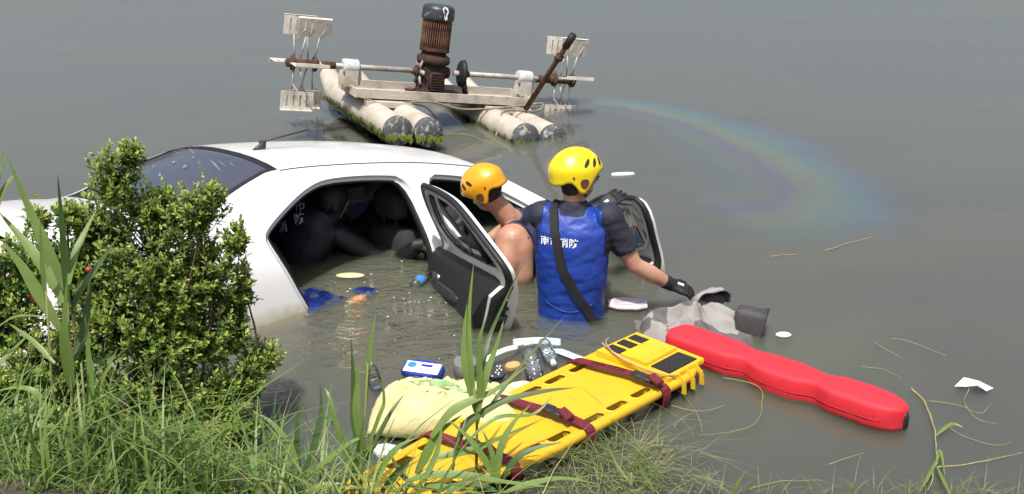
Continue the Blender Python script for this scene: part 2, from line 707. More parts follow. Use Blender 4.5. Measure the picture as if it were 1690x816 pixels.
calm = mth('ADD', mth('MULTIPLY', wnoise(.45, 2, (1, 2.2, 1), .25), .011), mth('ADD', mth('MULTIPLY', wnoise(1.1, 2, (1, 2.6, 1), .1), .0020), mth('MULTIPLY', wnoise(6.0, 3, (1, 2.2, 1), -.15), .0005)))
chopmask = mth('ADD', blobmask(-.5, 5.6, .3, 1.25), mth('MULTIPLY', blobmask(.35, 5.5, .2, 1.1), .45))
chop = mth('ADD', mth('MULTIPLY', wnoise(5.5, 4, (1, 1.5, 1), .2, .8), .050), mth('MULTIPLY', wnoise(17, 3, (1, 1.3, 1), 0, 1.2), .014))
height = mth('ADD', calm, mth('MULTIPLY', chop, chopmask))
bp = N.new('ShaderNodeBump')
bp.inputs['Strength'].default_value = 1.0
bp.inputs['Distance'].default_value = 1.0
L.new(height, bp.inputs['Height'])
fr = N.new('ShaderNodeFresnel')
fr.inputs[0].default_value = 1.333
L.new(bp.outputs[0], fr.inputs['Normal'])
gl = N.new('ShaderNodeBsdfGlossy')
gl.inputs['Roughness'].default_value = .012
L.new(bp.outputs[0], gl.inputs['Normal'])
tr = N.new('ShaderNodeBsdfTransparent')
ms = N.new('ShaderNodeMixShader')
L.new(fr.outputs[0], ms.inputs[0])
silt = N.new('ShaderNodeBsdfDiffuse')
silt.inputs[0].default_value = (.27, .27, .15, 1)
mxs = N.new('ShaderNodeMixShader')
sm_ = N.new('ShaderNodeMapRange')
sm_.inputs[1].default_value = .42
sm_.inputs[2].default_value = .75
sm_.inputs[4].default_value = .11
L.new(wnoise(.38, 5, (1, 1.6, 1), .4, .9), sm_.inputs[0])
L.new(mth('ADD', sm_.outputs[0], mth('MULTIPLY', blobmask(-.4, 5.6, .3, 1.5), mth('MULTIPLY', wnoise(2.2, 4, (1, 1.5, 1), 0, 1.0), .16))), mxs.inputs[0])
L.new(tr.outputs[0], mxs.inputs[1])
L.new(silt.outputs[0], mxs.inputs[2])
L.new(mxs.outputs[0], ms.inputs[1])
L.new(gl.outputs[0], ms.inputs[2])
L.new(ms.outputs[0], N['Material Output'].inputs['Surface'])
vs = N.new('ShaderNodeVolumeScatter')
vs.inputs['Color'].default_value = (.68, .92, .62, 1)
vs.inputs['Density'].default_value = 9.0
vs.inputs['Anisotropy'].default_value = .25
va = N.new('ShaderNodeVolumeAbsorption')
va.inputs['Color'].default_value = (.45, .43, .22, 1)
va.inputs['Density'].default_value = 2.0
ad = N.new('ShaderNodeAddShader')
L.new(vs.outputs[0], ad.inputs[0])
L.new(va.outputs[0], ad.inputs[1])
L.new(ad.outputs[0], N['Material Output'].inputs['Volume'])
mb = MB()
mb.box((0, 57.5, -1.6), (126, 111, 3.2))
tag(mb.build('water', wm, smooth=False), kind='structure', label='murky grey green pond water')

# ------------------------------------------------------------------ sunken white saloon car
car = empty('car', (-1.076, 6.698, -.872), (R(-5.5), R(10.6), R(42.3)),
            'white saloon car sunk nose down in the pond with its near doors open', 'car')
BELT = .93
Z_c = Vector((0, 0, 1))


def halfw(x, z):
    if z <= BELT:
        w = .845 - .035 * ((z - .62) / .38) ** 2
    else:
        t = z - BELT
        w = .822 - .66 * t + .21 * t * t
    w -= .012 * math.exp(-((z - BELT) / .05) ** 2)
    if x < -1.1:
        w -= .10 * ((-1.1 - x) / 1.1) ** 2
    if x > 1.2:
        w -= .15 * ((x - 1.2) / 1.1) ** 2
    return w


TOP = [(-2.19, .95), (-2.13, 1.035), (-1.85, 1.055), (-1.56, 1.06), (-1.32, 1.18), (-1.08, 1.297), (-.90, 1.352), (-.5, 1.378), (0, 1.382),
       (.4, 1.36), (.60, 1.33), (.92, 1.20), (1.25, 1.05), (1.44, .965), (1.75, .905), (2.05, .82), (2.28, .70)]
top_d = [tuple(p) for p in catmull(TOP, 5)]
REAR = [(-2.20, .28), (-2.29, .40), (-2.31, .58), (-2.25, .68), (-2.225, .82)]
FRONT = [(2.37, .55), (2.36, .36), (2.22, .24)]


def arc(cx, r, a0, a1, n):
    return [(cx + r * math.cos(R(a0 + (a1 - a0) * i / n)), .27 + r * math.sin(R(a0 + (a1 - a0) * i / n))) for i in range(n + 1)]


outer = REAR + top_d + FRONT + [(1.72, .22)] + arc(1.3, .29, -10, 190, 10) + [(.9, .20), (-.9, .20)] + arc(-1.3, .29, -10, 190, 10) + [(-1.75, .24)]
outer = dense(outer, .07)
REAR_AP = [(-.05, 1.315), (.035, .95), (.08, .60), (.08, .36), (-.66, .34), (-.78, .50), (-.90, .66), (-1.01, .84), (-1.085, .97), (-1.105, 1.03), (-1.07, 1.08), (-.90, 1.195),
           (-.76, 1.275), (-.62, 1.318), (-.3, 1.33)]
FRONT_AP = [(.05, 1.328), (.32, 1.315), (.50, 1.285), (.80, 1.155), (1.06, 1.02), (1.14, .94), (1.14, .62), (1.06, .38), (.20, .36), (.18, .60), (.14, .95)]
rear_ap = dense(rounded(REAR_AP, 2), .05)
front_ap = dense(rounded(FRONT_AP, 2), .05)

body = MB()
for side, holes in ((-1, [rear_ap, front_ap]), (1, [])):
    win = []
    if side == 1:      # far side: doors shut, so only the window openings are cut
        win = [dense(rounded([(-.07, 1.285), (-.01, .96), (-.98, .99), (-1.0, 1.04), (-.74, 1.25), (-.6, 1.29)], 2), .05),
               dense(rounded([(.06, 1.29), (.34, 1.275), (.50, 1.25), (1.04, 1.0), (1.06, .96), (.12, .95)], 2), .05)]
    vo, fo = fill2d(outer, holes + win, .07)
    body.add([(p.x, side * halfw(p.x, p.y), p.y) for p in vo], fo)
    for hl in holes + win:       # inward flange round each opening
        a = [Vector((x, side * halfw(x, z), z)) for x, z in hl]
        i1 = offset_poly(hl, .012)
        i2 = offset_poly(hl, .03)
        b = [Vector((x, side * (halfw(x, z) - .022), z)) for x, z in i1]
        c = [Vector((x, side * (halfw(x, z) - .030), z)) for x, z in i2]
        d = [Vector((x, side * (halfw(x, z) - .085), z)) for x, z in i2]
        body.rings([[*a], [*b], [*c], [*d]], cap=False)
# skin across the top: boot, roof, bonnet (the glass stretches are left open)
def crown(x):
    return .06 if -1.0 < x < .65 else .045


def top_point(i, t, lift=0.0, table=top_d):
    x, z = table[i]
    w = halfw(x, z)
    c = crown(x)
    bow = 0.0
    if -1.62 < x < -.85:
        k = (x + 1.62) / .77
        bow = -.05 * (1 - t * t) * math.sin(math.pi * min(1, k))
    return Vector((x + bow, w * t, z + c * (1 - abs(t) ** 2.6) + lift))


ts = [-1, -.985, -.95, -.88, -.75, -.5, -.25, 0, .25, .5, .75, .88, .95, .985, 1]
i_rw0 = min(range(len(top_d)), key=lambda i: abs(top_d[i][0] + 1.56))
i_rw1 = min(range(len(top_d)), key=lambda i: abs(top_d[i][0] + .90))
i_ws0 = min(range(len(top_d)), key=lambda i: abs(top_d[i][0] - .60))
i_ws1 = min(range(len(top_d)), key=lambda i: abs(top_d[i][0] - 1.44))
for a, b in ((0, i_rw0), (i_rw1, i_ws0), (i_ws1, len(top_d) - 1)):
    body.grid([[top_point(i, t) for t in ts] for i in range(a, b + 1)])
for tab in (REAR + [TOP[0]], [TOP[-1]] + FRONT):
    body.grid([[Vector((x - math.copysign(.05, x) * 0 + (.06 if x > 0 else -.06) * (1 - t * t), halfw(x, z) * t, z + (.05 * (1 - abs(t) ** 2.6) if (x, z) in (TOP[0], TOP[-1]) else 0)))
                for t in ts] for x, z in tab])
# pillars beside the glass keep a painted strip
for a, b in ((i_rw0, i_rw1), (i_ws0, i_ws1)):
    for s in (-1, 1):
        body.grid([[top_point(i, s * t) for t in (1, .985, .95, .925)] for i in range(a, b + 1)])
bo = body.build('body', PAINT, car, merge=.004, auto=50)

# rear window and windscreen with their black borders
def pane(a, b, name, material, edge):
    g = MB()
    g.grid([[top_point(i, t * .90, -.006) for t in (-1, -.8, -.5, -.25, 0, .25, .5, .8, 1)] for i in range(a, b + 1)])
    o = g.build(name, material, car)
    e = MB()
    rows = list(range(a, b + 1))
    for s in (-1, 1):
        e.grid([[top_point(i, s * t, -.003) for t in (.932, .918, .86)] for i in rows])
    def across(i, j, k, lift):
        p, q = top_point(i, k, lift), top_point(j, k, lift)
        return p, q
    for i0, i1, f in ((b, b - 1, .8), (a, a + 1, .8)):
        e.grid([[top_point(i0, t, -.003) * (1 - w) + top_point(i1, t, -.003) * w for t in [k * .92 for k in (-1, -.75, -.5, -.25, 0, .25, .5, .75, 1)]]
                for w in (0, .3, f)])
    e.build('window_border', RUBBER, o)
    return o


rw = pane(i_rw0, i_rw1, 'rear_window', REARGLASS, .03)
pane(i_ws0, i_ws1, 'windscreen', GLASS, .03)
# pale water marks on the rear window
random.seed(5)
for (k, t, ln, wd) in ((.80, -.55, .10, .010), (.77, -.40, .14, .014), (.86, .42, .30, .012), (.72, -.35, .26, .022), (.75, .15, .05, .03), (.6, -.02, .05, .04), (.62, .28, .05, .03),
                       (.45, .1, .05, .025), (.52, .45, .04, .02), (.80, .62, .05, .018)):
    q = MB()
    rows = []
    for a in range(7):
        u = a / 6
        tt = t + (u - .5) * ln / .6
        w = wd * math.sin(math.pi * (.08 + .84 * u)) * .6
        row = []
        for s in (-1, 1):
            fi = i_rw0 + (k + (u - .5) * .10 * (ln / .2)) * (i_rw1 - i_rw0) + s * w * 10
            fi = max(i_rw0 + .2, min(i_rw1 - .2, fi))
            i = int(fi)
            row.append(top_point(i, tt * .9).lerp(top_point(i + 1, tt * .9), fi - i) + Vector((-.003, 0, .0)))
        rows.append(row)
    q.grid(rows)
    q.build('water_mark', MATS.get('film') or thin_glass('film', (.75, .78, .8), body=(.45, .5, .58), body_w=.35) if 'film' not in MATS else MATS['film'], rw)

# roof seams, gutter line
for s in (-1, 1):
    q = MB()
    q.tube([top_point(i, s * .955, .0005) for i in range(i_rw1, i_ws0 + 1)], .0045, 6)
    q.build('roof_seam', RUBBER, car)
# aerial on the rear of the roof
ax0 = top_point(i_rw1 + 2, -.18)
q = MB()
q.rings([q.ellring(ax0 + Vector((.035 * z / .055, 0, z - .005)), Vector((1, 0, 0)), Vector((0, 1, 0)), .045 * (1 - .75 * z / .055), .02 * (1 - .6 * z / .055), 12) for z in (0, .02, .04, .055)])
ant = q.build('aerial', BLACKP, car)
q = MB()
q.tube([ax0 + Vector((.0, 0, .042)), ax0 + Vector((.19, 0, .082)), ax0 + Vector((.33, 0, .115))], [.008, .006, .005], 8)
q.build('aerial_rod', BLACKP, ant)
# black seal round each door opening
for hl in (rear_ap, front_ap):
    q = MB()
    l2 = offset_poly(hl, .034)
    pts = [Vector((x, -(halfw(x, z) - .058), z)) for x, z in l2]
    n = len(pts)
    rr = []
    for i, p in enumerate(pts):
        d = (pts[(i + 1) % n] - pts[i - 1]).normalized()
        a = Vector((0, 1, 0))
        b = d.cross(a).normalized()
        rr.append([p + a * (.030 * math.cos(t)) + b * (.014 * math.sin(t)) for t in [k * math.pi / 4 for k in range(8)]])
    q.rings(rr + [rr[0]], cap=False)
    q.build('door_seal', RUBBER, car)
# far windows, headlining, floor, boot wall
for poly in ([(-.05, 1.295), (0, .95), (-1.0, .98), (-.74, 1.26), (-.6, 1.30)], [(.05, 1.30), (.34, 1.285), (.50, 1.26), (1.06, 1.0), (1.08, .95), (.11, .94)]):
    vo, fo = fill2d(dense(poly, .1), (), .2)
    q = MB()
    q.add([(p.x, halfw(p.x, p.y) - .02, p.y) for p in vo], fo)
    q.build('side_window', GLASS, car)
q = MB()
q.grid([[top_point(i, t, -.035) for t in (-.93, -.7, -.35, 0, .35, .7, .93)] for i in range(i_rw1 - 1, i_ws0 + 1)])
q.build('headlining', mat('dark_headlining', (.05, .05, .052), .9), car)
q = MB()
q.grid([[(x, y, .24) for y in (-.72, 0, .72)] for x in (-1.5, 0, 1.3)])
q.grid([[(-1.12 - .25 * k, y, .45 + .57 * k) for y in (-.66, 0, .66)] for k in (0, 1)])
q.grid([[(-1.37 - .2 * k, y, 1.02) for y in (-.64, 0, .64)] for k in (0, 1)])
q.grid([[(1.25, y, .3 + .62 * k) for y in (-.66, 0, .66)] for k in (0, 1)])
q.build('cabin_lining', SEATM, car, smooth=False)


def seat(x, y, w, name, rake=.22, hz=1.12):
    q = MB()
    q.rings([q.ellring((x + .24, y, z), Vector((1, 0, 0)), Vector((0, 1, 0)), a, w, 20, .45) for z, a in ((.36, .22), (.40, .26), (.50, .26), (.54, .22))])
    bk = [(.50, .07), (.56, .10), (.80, .10), (.92, .085), (.97, .05)]
    q.rings([q.ellring((x - rake * (z - .5) * 1.3, y, z), Vector((1, 0, .2)).normalized(), Vector((0, 1, 0)), a, w * (1 - .25 * max(0, z - .75) / .2), 20, .5) for z, a in bk])
    o = q.build(name, SEATM, car)
    return o


def headrest(o, x, y, z):
    q = MB()
    q.rings([q.ellring((x - .02 * k, y, z + (k - .5) * .18), Vector((1, 0, 0)), Vector((0, 1, 0)), .055 * e, .135 * e, 18, .6) for k, e in ((0, .6), (.08, .9), (.4, 1), (.75, .95), (.93, .75), (1, .5))])
    for s in (-1, 1):
        q.tube([(x, y + s * .06, z - .16), (x, y + s * .06, z - .05)], .007, 6)
    q.build('headrest', SEATM, o)


for y in (-.36, .36):
    headrest(seat(.18, y, .25, 'front_seat'), .02, y, 1.12)
bs = seat(-.78, 0, .62, 'rear_seat')
for y in (-.34, .34):
    headrest(bs, -1.0, y, 1.06)
q = MB()
q.rings([q.ellring((1.05 - .15 * k, 0, .72 + .2 * k), Vector((1, 0, 0)), Vector((0, 1, 0)), .16, .66, 20, .5) for k in (0, .5, 1)])
q.build('dashboard', BLACKP, car)
q = MB()
q.rings([[Vector((.72 + .1 * math.sin(a) * .5 + .018 * math.cos(b) * .3, .36 + (.18 + .016 * math.cos(b)) * math.cos(a), .88 + (.18 + .016 * math.cos(b)) * math.sin(a) * .8)) for b in [k * math.pi / 3 for k in range(6)]]
         for a in [k * math.pi / 10 for k in range(21)]], cap=False)
q.build('steering_wheel', BLACKP, car)
# wheels, all under water
for x in (-1.3, 1.3):
    for s in (-1, 1):
        q = MB()
        rt = Matrix.Rotation(R(90), 3, 'X')
        q.lathe([(.18, -.09), (.25, -.10), (.275, -.07), (.275, .07), (.25, .10), (.18, .09)], (x, s * .71, .27), 28, rot=rt, cap=False)
        w = q.build('wheel', RUBBER, car)
        q = MB()
        q.lathe([(.02, -.05), (.19, -.085), (.195, 0), (.19, .085), (.02, .05)], (x, s * .71, .27), 20, rot=rt)
        q.build('rim', STEEL, w)
# rear lamps, handles and plate
for s in (-1, 1):
    q = MB()
    q.rings([[Vector((-2.235 - .02 * (k == 1), s * (.50 + .17 * u), .82 + .12 * v)) for u, v in ((-1, -1), (1, -1), (1.1, 1), (-1, 1))] for k in (0, 1)])
    q.build('rear_lamp', mat('red_lamp_lens', (.25, .01, .012), .15), car)


def make_door(name, ap, window, hinge, ang, inner_split, seats=None):
    """a door drawn in the car's own side view, then swung out about its front edge"""
    out2 = offset_poly(ap, .006)
    win2 = dense(rounded(window, 2), .05)
    hx, hy = hinge
    M_ = Matrix.Translation((hx, hy, 0)) @ Matrix.Rotation(R(ang), 4, 'Z') @ Matrix.Translation((-hx, -hy, 0))

    def thick(z):
        k = min(1, max(0, (BELT + .02 - z) / .10))
        return .055 + .085 * k * k * (3 - 2 * k)
    q = MB()
    vo, fo = fill2d(out2, [win2], .06)
    outv = [M_ @ Vector((p.x, -halfw(p.x, p.y), p.y)) for p in vo]
    inset = {}
    inn = [M_ @ Vector((p.x, -halfw(p.x, p.y) + thick(p.y), p.y)) for p in vo]
    q.add(outv, fo)
    q.add(inn, [f[::-1] for f in fo])
    for lp in (out2, win2):
        A = [M_ @ Vector((x, -halfw(x, z), z)) for x, z in lp]
        B = [M_ @ Vector((x, -halfw(x, z) + thick(z), z)) for x, z in lp]
        q.rings([A, B], cap=False)
    d = q.build(name, PAINT, car, merge=.002, auto=38)
    # glass
    q = MB()
    vo, fo = fill2d(win2, (), .2)
    q.add([M_ @ Vector((p.x, -halfw(p.x, p.y) + .022, p.y)) for p in vo], fo)
    q.build('window_glass', GLASS, d)
    # black rubber round the glass, both faces
    q = MB()
    for off in (.0, .055):
        a = offset_poly(win2, -.024)
        b = offset_poly(win2, .010)
        sg = -.003 if off == 0 else .003
        q.rings([[M_ @ Vector((x, -halfw(x, z) + (off if z > BELT + .02 else (0 if off == 0 else thick(z))) + sg, z)) for x, z in a],
                 [M_ @ Vector((x, -halfw(x, z) + (.018 if off == 0 else .03), z)) for x, z in b]], cap=False)
    q.build('window_rubber', RUBBER, d)
    # weather strip near the rim of the inner face
    q = MB()
    l2 = offset_poly(out2, .004)
    l3 = offset_poly(out2, .022)
    q.rings([[M_ @ Vector((x, -halfw(x, z) + thick(z) * .40, z)) for x, z in offset_poly(out2, -.005)],
             [M_ @ Vector((x, -halfw(x, z) + thick(z) * .75, z)) for x, z in offset_poly(out2, -.014)],
             [M_ @ Vector((x, -halfw(x, z) + thick(z) + .004, z)) for x, z in offset_poly(out2, -.002)],
             [M_ @ Vector((x, -halfw(x, z) + thick(z) + .004, z)) for x, z in (offset_poly(out2, .012))]], cap=False)
    q.build('weather_strip', RUBBER, d)
    # inner trim panel below the window
    low = [p for p in offset_poly(out2, .045) if p[1] < BELT - .03]
    xs = [p[0] for p in low]
    poly = inner_split
    vo, fo = fill2d(dense(poly, .06), (), .06)
    cx = sum(p[0] for p in poly) / len(poly)
    q = MB()

    def bulge(x, z):
        e = min(1, max(0, (BELT - .0 - z) / .08)) * min(1, max(0, (x - min(a for a, _ in poly)) / .06)) * min(1, max(0, (max(a for a, _ in poly) - x) / .06))
        arm = .035 * math.exp(-((z - .74) / .055) ** 2) * e
        return .012 + .022 * e + arm
    q.add([M_ @ Vector((p.x, -halfw(p.x, p.y) + thick(p.y) + bulge(p.x, p.y), p.y)) for p in vo], fo)
    lp = dense(poly, .06)
    q.rings([[M_ @ Vector((x, -halfw(x, z) + thick(z) - .004, z)) for x, z in lp], [M_ @ Vector((x, -halfw(x, z) + thick(z) + bulge(x, z), z)) for x, z in lp]], cap=False)
    tp = q.build('trim_panel', TRIM, d, auto=40)
    q = MB()
    mx = min(a for a, _ in poly) * .25 + max(a for a, _ in poly) * .75
    p0 = M_ @ Vector((mx, -halfw(mx, .8) + thick(.8) + .045, .80))
    q.box(p0, (.11, .016, .035), M_.to_3x3())
    q.build('inner_handle', STEEL, tp)
    q = MB()
    xh = min(a for a, _ in ap) + .26
    q.box(M_ @ Vector((xh, -halfw(xh, .84) - .006, .84)), (.17, .02, .04), M_.to_3x3())
    q.build('outer_handle', PAINT, d, bevel=.006)
    return d, M_, thick


rear_win = [(-.10, 1.27), (.0, .955), (-.97, .995), (-.985, 1.03), (-.76, 1.23), (-.62, 1.27), (-.3, 1.283)]
rd, RM, rth = make_door('rear_door', rear_ap, rear_win, (.115, -.80), 67,
                        [(.09, .925), (-.93, .955), (-.985, .94), (-.91, .78), (-.80, .60), (-.64, .385), (.09, .39)], None)
q = MB()
q.rings([q.ellring(RM @ Vector((x, -halfw(x, .76) + .19, .76)), RM.to_3x3() @ Vector((0, 1, 0)), Z_c, a, b, 12, .6) for x, a, b in ((-.12, .012, .012), (-.15, .030, .028), (-.50, .032, .030), (-.60, .022, .022), (-.62, .008, .01))])
q.build('armrest', BLACKP, rd)
q = MB()
for k in range(5):
    x = -.10 - .02 * k
    q.rings([q.ellring(RM @ Vector((-.22, -halfw(-.22, .58) + .172 + .002 * (k % 2), .58)), RM.to_3x3() @ Vector((1, 0, 0)), Z_c, .085 - .016 * k, .085 - .016 * k, 20), q.ellring(RM @ Vector((-.22, -halfw(-.22, .58) + .180, .58)), RM.to_3x3() @ Vector((1, 0, 0)), Z_c, .078 - .016 * k, .078 - .016 * k, 20)], cap=False)
q.build('speaker_grille', BLACKP, rd)
# bar and small quarter pane of the rear door
q = MB()
q.bar(RM @ Vector((-.77, -halfw(-.77, .985) + .03, .985)), RM @ Vector((-.70, -halfw(-.70, 1.25) + .03, 1.25)), .026, .04, RM.to_3x3() @ Vector((1, 0, 0)))
q.build('window_bar', RUBBER, rd)
# latch and screws on the shutting face
q = MB()
e0 = (-.955, .845)
for (x, z, sz) in ((-.985, .80, (.014, .05, .012)), (-.945, .735, (.014, .05, .055))):
    q.box(RM @ Vector((x, -halfw(x, z) + .07, z)), sz, RM.to_3x3() @ Matrix.Rotation(R(-38), 3, 'Y'))
q.build('latch', BLACKP, rd)
for (x, z, o) in ((-1.01, .855, .06), (-.965, .765, .04), (-.965, .765, .095), (-.925, .70, .06)):
    q = MB()
    q.ball(RM @ Vector((x - .006, -halfw(x, z) + o, z)), .009, n=8, m=6)
    q.build('latch_screw', STEEL, rd)
front_win = [(.10, 1.28), (.32, 1.268), (.48, 1.238), (1.02, .995), (1.05, .97), (.19, .965)]
fd, FM, fth = make_door('front_door', front_ap, front_win, (1.14, -.80), 78,
                        [(.19, .955), (1.06, .955), (1.07, .62), (1.0, .42), (.24, .40), (.22, .60)], None)
# shop sticker held behind the front door glass
q = MB()
cx, cz = .32, 1.06
vo = [(-.07, -.05), (.05, -.07), (.075, .045), (-.045, .07)]
q.add([FM @ Vector((cx + a, -halfw(cx, cz + b) + .026, cz + b)) for a, b in vo], [(0, 1, 2, 3)])
st = q.build('window_sticker', mat('pink_paper', (.62, .40, .42), .6), fd, smooth=False)
q = MB()
vo = [(-.055, -.02), (.03, -.045), (.05, .02), (.0, .01), (-.03, .045)]
q.add([FM @ Vector((cx + a, -halfw(cx, cz + b) + .0285, cz + b)) for a, b in vo], [(0, 1, 2, 3, 4)])
q.build('sticker_print', mat('blue_ink', (.10, .30, .48), .6), st, smooth=False)
# near side mirror on the front door
q = MB()
c = FM @ Vector((1.0, -halfw(1.0, 1.0) - .09, 1.0))
q.ball(c, (.05, .09, .06), rot=FM.to_3x3())
q.build('wing_mirror', PAINT, fd)

# ------------------------------------------------------------------ rusty paddle wheel aerator
aer = empty('paddlewheel_aerator', (-.65, 9.589, .078), (R(-.7), R(8.8), R(25.9)),
            'rusty floating paddle wheel aerator with pipe pontoons behind the car', 'aerator')
PR = .115
random.seed(11)


def pontoon_pipe(u, v0, v1, algae_side):
    q = MB()
    rt = Matrix.Rotation(R(90), 3, 'X')
    rr = []
    for k in range(13):
        v = v0 + (v1 - v0) * k / 12
        zl = 0.0
        if k >= 11:                       # cut-off, slightly raised far end
            zl = .05 * (k - 10)
        r = PR * (1 if k < 11 else 1 - .14 * (k - 10))
        rr.append([Vector((u + r * math.cos(a), v, zl + r * math.sin(a))) for a in [2 * math.pi * j / 24 for j in range(24)]])
    q.rings(rr, mi=0)
    o = q.build('pontoon_pipe', PVC, aer, auto=50)
    # tarred front end, slightly domed
    q = MB()
    q.rings([[Vector((u + r * math.cos(a), v0 - d, r * math.sin(a))) for a in [2 * math.pi * j / 24 for j in range(24)]]
             for r, d in ((PR + .003, -.035), (PR + .003, .004), (PR * .94, .016), (PR * .5, .026), (.01, .03))])
    q.build('end_cap', TAR, o)
    # hanging algae along the waterline
    q = MB()
    for side in (-1, 1):
        m = 90
        for k in range(m):
            v = v0 + (v1 - v0) * (k + random.random()) / m
            top = -.10 * R(90) + random.uniform(-.35, .20) + (.25 if side == algae_side else 0) - .25
            ang = top
            ln = random.uniform(.25, .8)
            w = random.uniform(.010, .024)
            pts = []
            for j in range(4):
                a = ang - ln * j / 3
                rr_ = PR + .006 + .012 * random.random()
                pts.append((Vector((u + side * rr_ * math.cos(a), v + random.uniform(-.01, .01), rr_ * math.sin(a))), w * (1, 1.1, .8, .1)[j]))
            base = len(q.v)
            for p, ww in pts:
                q.v += [tuple(p + Vector((0, -ww, 0))), tuple(p + Vector((0, ww, 0)))]
            for j in range(3):
                q.f.append((base + 2 * j, base + 2 * j + 1, base + 2 * j + 3, base + 2 * j + 2))
                q.m.append(0)
    for k in range(46):                   # fringe on the front face
        a = random.uniform(-2.9, -.25)
        x = PR * .98 * math.cos(a)
        z0 = -.02 + random.uniform(-.03, .01)
        w = random.uniform(.006, .014)
        ln = random.uniform(.02, .06)
        q.add([(u + x - w, v0 - .032, z0), (u + x + w, v0 - .032, z0), (u + x + w * .2, v0 - .034, z0 - ln)], [(0, 1, 2)])
    q.build('algae_growth', ALGAE, o, fix=False)
    return o


for u, v0, v1, sd_ in ((-.644, -.794, 1.0, -1), (-.392, -.80, .98, 1), (.43, -.871, .98, -1), (.683, -.87, .96, 1)):
    pontoon_pipe(u, v0, v1, sd_)
ZB = .177
# angle iron frame: two long beams, two short ones, feet on the pipes
for v in (-.22, .22):
    q = MB()
    q.box((0, v, ZB - .0), (1.62, .012, .075))
    q.box((0, v + (.025 if v < 0 else -.025), ZB - .034), (1.62, .05, .010))
    q.build('frame_beam', DULLW, aer, smooth=False, bevel=.003)
for u in (-.80, .80):
    q = MB()
    q.box((u, 0, ZB - .003), (.012, .43, .075))
    q.build('frame_end', DULLW, aer, smooth=False, bevel=.003)
q = MB()
q.box((0, 0, ZB - .045), (1.58, .40, .010))
q.box((0, 0, ZB - .02), (.45, .40, .03))
q.build('deck_plate', RUST2, aer, smooth=False)
for u in (-.52, .56):
    for v in (-.30, .30):
        q = MB()
        q.box((u, v * .8, ZB - .075), (.42, .07, .05))
        q.build('pontoon_saddle', DULLW, aer, smooth=False, bevel=.004)
for u in (-.33, .36):
    q = MB()
    q.bar((u, -.1, ZB - .04), (u, -.1, -.22), .07, .05)
    q.build('support_leg', DULLW, aer, smooth=False)
ZS = .352
# shaft in two halves with rusty couplings
for s in (-1, 1):
    q = MB()
    q.tube([(s * .12, 0, ZS), (s * 1.24, 0, ZS)], .022, 12)
    sh = q.build('drive_shaft', GALV, aer)
    q = MB()
    q.tube([(s * .93, 0, ZS), (s * 1.05, 0, ZS)], .030, 12)
    q.build('coupling_sleeve', RUST2, sh)
    q = MB()
    q.tube([(s * .16, 0, ZS), (s * .26, 0, ZS)], .030, 12)
    q.build('coupling_sleeve', RUST2, sh)
    # bearing stand
    q = MB()
    for d in (-.05, .05):
        q.bar((s * .80 + d, -.03, ZB + .03), (s * .80 + d * .8, 0, ZS), .018, .10, Vector((1, 0, 0)))
    q.bar((s * .80, -.06, ZB + .02), (s * .80, -.05, ZS), .11, .012)
    st = q.build('bearing_stand', DULLW, aer, smooth=False)
    q = MB()
    q.lathe([(.028, -.065), (.058, -.065), (.062, -.055), (.062, .055), (.058, .065), (.028, .065)], (s * .80, 0, ZS), 20, rot=Matrix.Rotation(R(90), 3, 'Y'))
    q.build('bearing_block', mat('pale_bearing', (.55, .57, .58), .6, col2=(.4, .4, .38), vscale=20) if s < 0 else MATS['pale_bearing'], st)
# flanged discs either side of the gearbox
q = MB()
for k in range(6):
    a = k * math.pi / 3
    q.bar((-.20, 0, ZS), (-.20, .12 * math.cos(a), ZS + .12 * math.sin(a)), .035, .016, Vector((1, 0, 0)))
q.tube([(-.23, 0, ZS), (-.15, 0, ZS)], .042, 12)
q.build('spider_coupling', GALV, aer)
q = MB()
q.rings([[Vector((.20 + x, r * math.cos(a) * .75, ZS + r * math.sin(a))) for a in [k * math.pi / 10 for k in range(20)]] for x, r in ((-.03, .05), (-.02, .11), (.01, .12), (.03, .07))])
q.bar((.20, -.02, ZS), (.23, -.05, ZS - .17), .05, .03)
q.build('rubber_coupling', RUBBER, aer)
# gearbox, flange, finned motor, cap
MX = -.08
q = MB()
E2 = Vector((1, 0, 0)), Vector((0, 1, 0))
q.rings([q.ellring((MX, 0, ZB - .03 + z), *E2, a, b, 24, .55) for z, a, b in ((0, .14, .12), (.03, .14, .12), (.045, .115, .10), (.14, .105, .10), (.24, .105, .095), (.285, .10, .09))])
q.rings([[p for p in q.ellring((MX, -.09 - d, ZB + .11), Vector((1, 0, 0)), Vector((0, 0, 1)), .07 - d * .3, .085 - d * .3, 16, .6)] for d in (0, .03, .045)])
for s in (-1, 1):
    q.tube([(MX + s * .08, 0, ZS), (MX + s * .15, 0, ZS)], [.065, .045], 14)
gb = q.build('gearbox', RUST, aer)
for k in range(7):
    q = MB()
    q.box((MX, -.138, ZB + .045 + k * .022), (.11, .012, .009))
    q.build('gearbox_rib', RUST, gb, smooth=False)
q = MB()
q.lathe([(.10, .0), (.135, .005), (.142, .03), (.138, .06), (.11, .075), (.098, .10)], (MX, 0, ZB + .245), 28)
q.lathe([(.124, .105), (.128, .115), (.12, .14)], (MX, 0, ZB + .245), 28)
q.build('motor_flange', RUST, aer)
ZM = ZB + .35
q = MB()
q.lathe([(.098, 0), (.104, .02), (.104, .25), (.098, .27)], (MX, 0, ZM), 32)
mo = q.build('motor', RUST, aer)
fin = MB()
fin.rings([[Vector((.100, -.0035, z)), Vector((.124 if .01 < z < .25 else .112, -.0028, z)), Vector((.124 if .01 < z < .25 else .112, .0028, z)), Vector((.100, .0035, z))] for z in (0, .02, .24, .262)])
fm = fin.mesh('cooling_fin')
fm.materials.append(mat('rusty_fin', (.20, .10, .055), .85, col2=(.05, .022, .014), vscale=14, vlo=.40, vhi=.6, bump=.5))
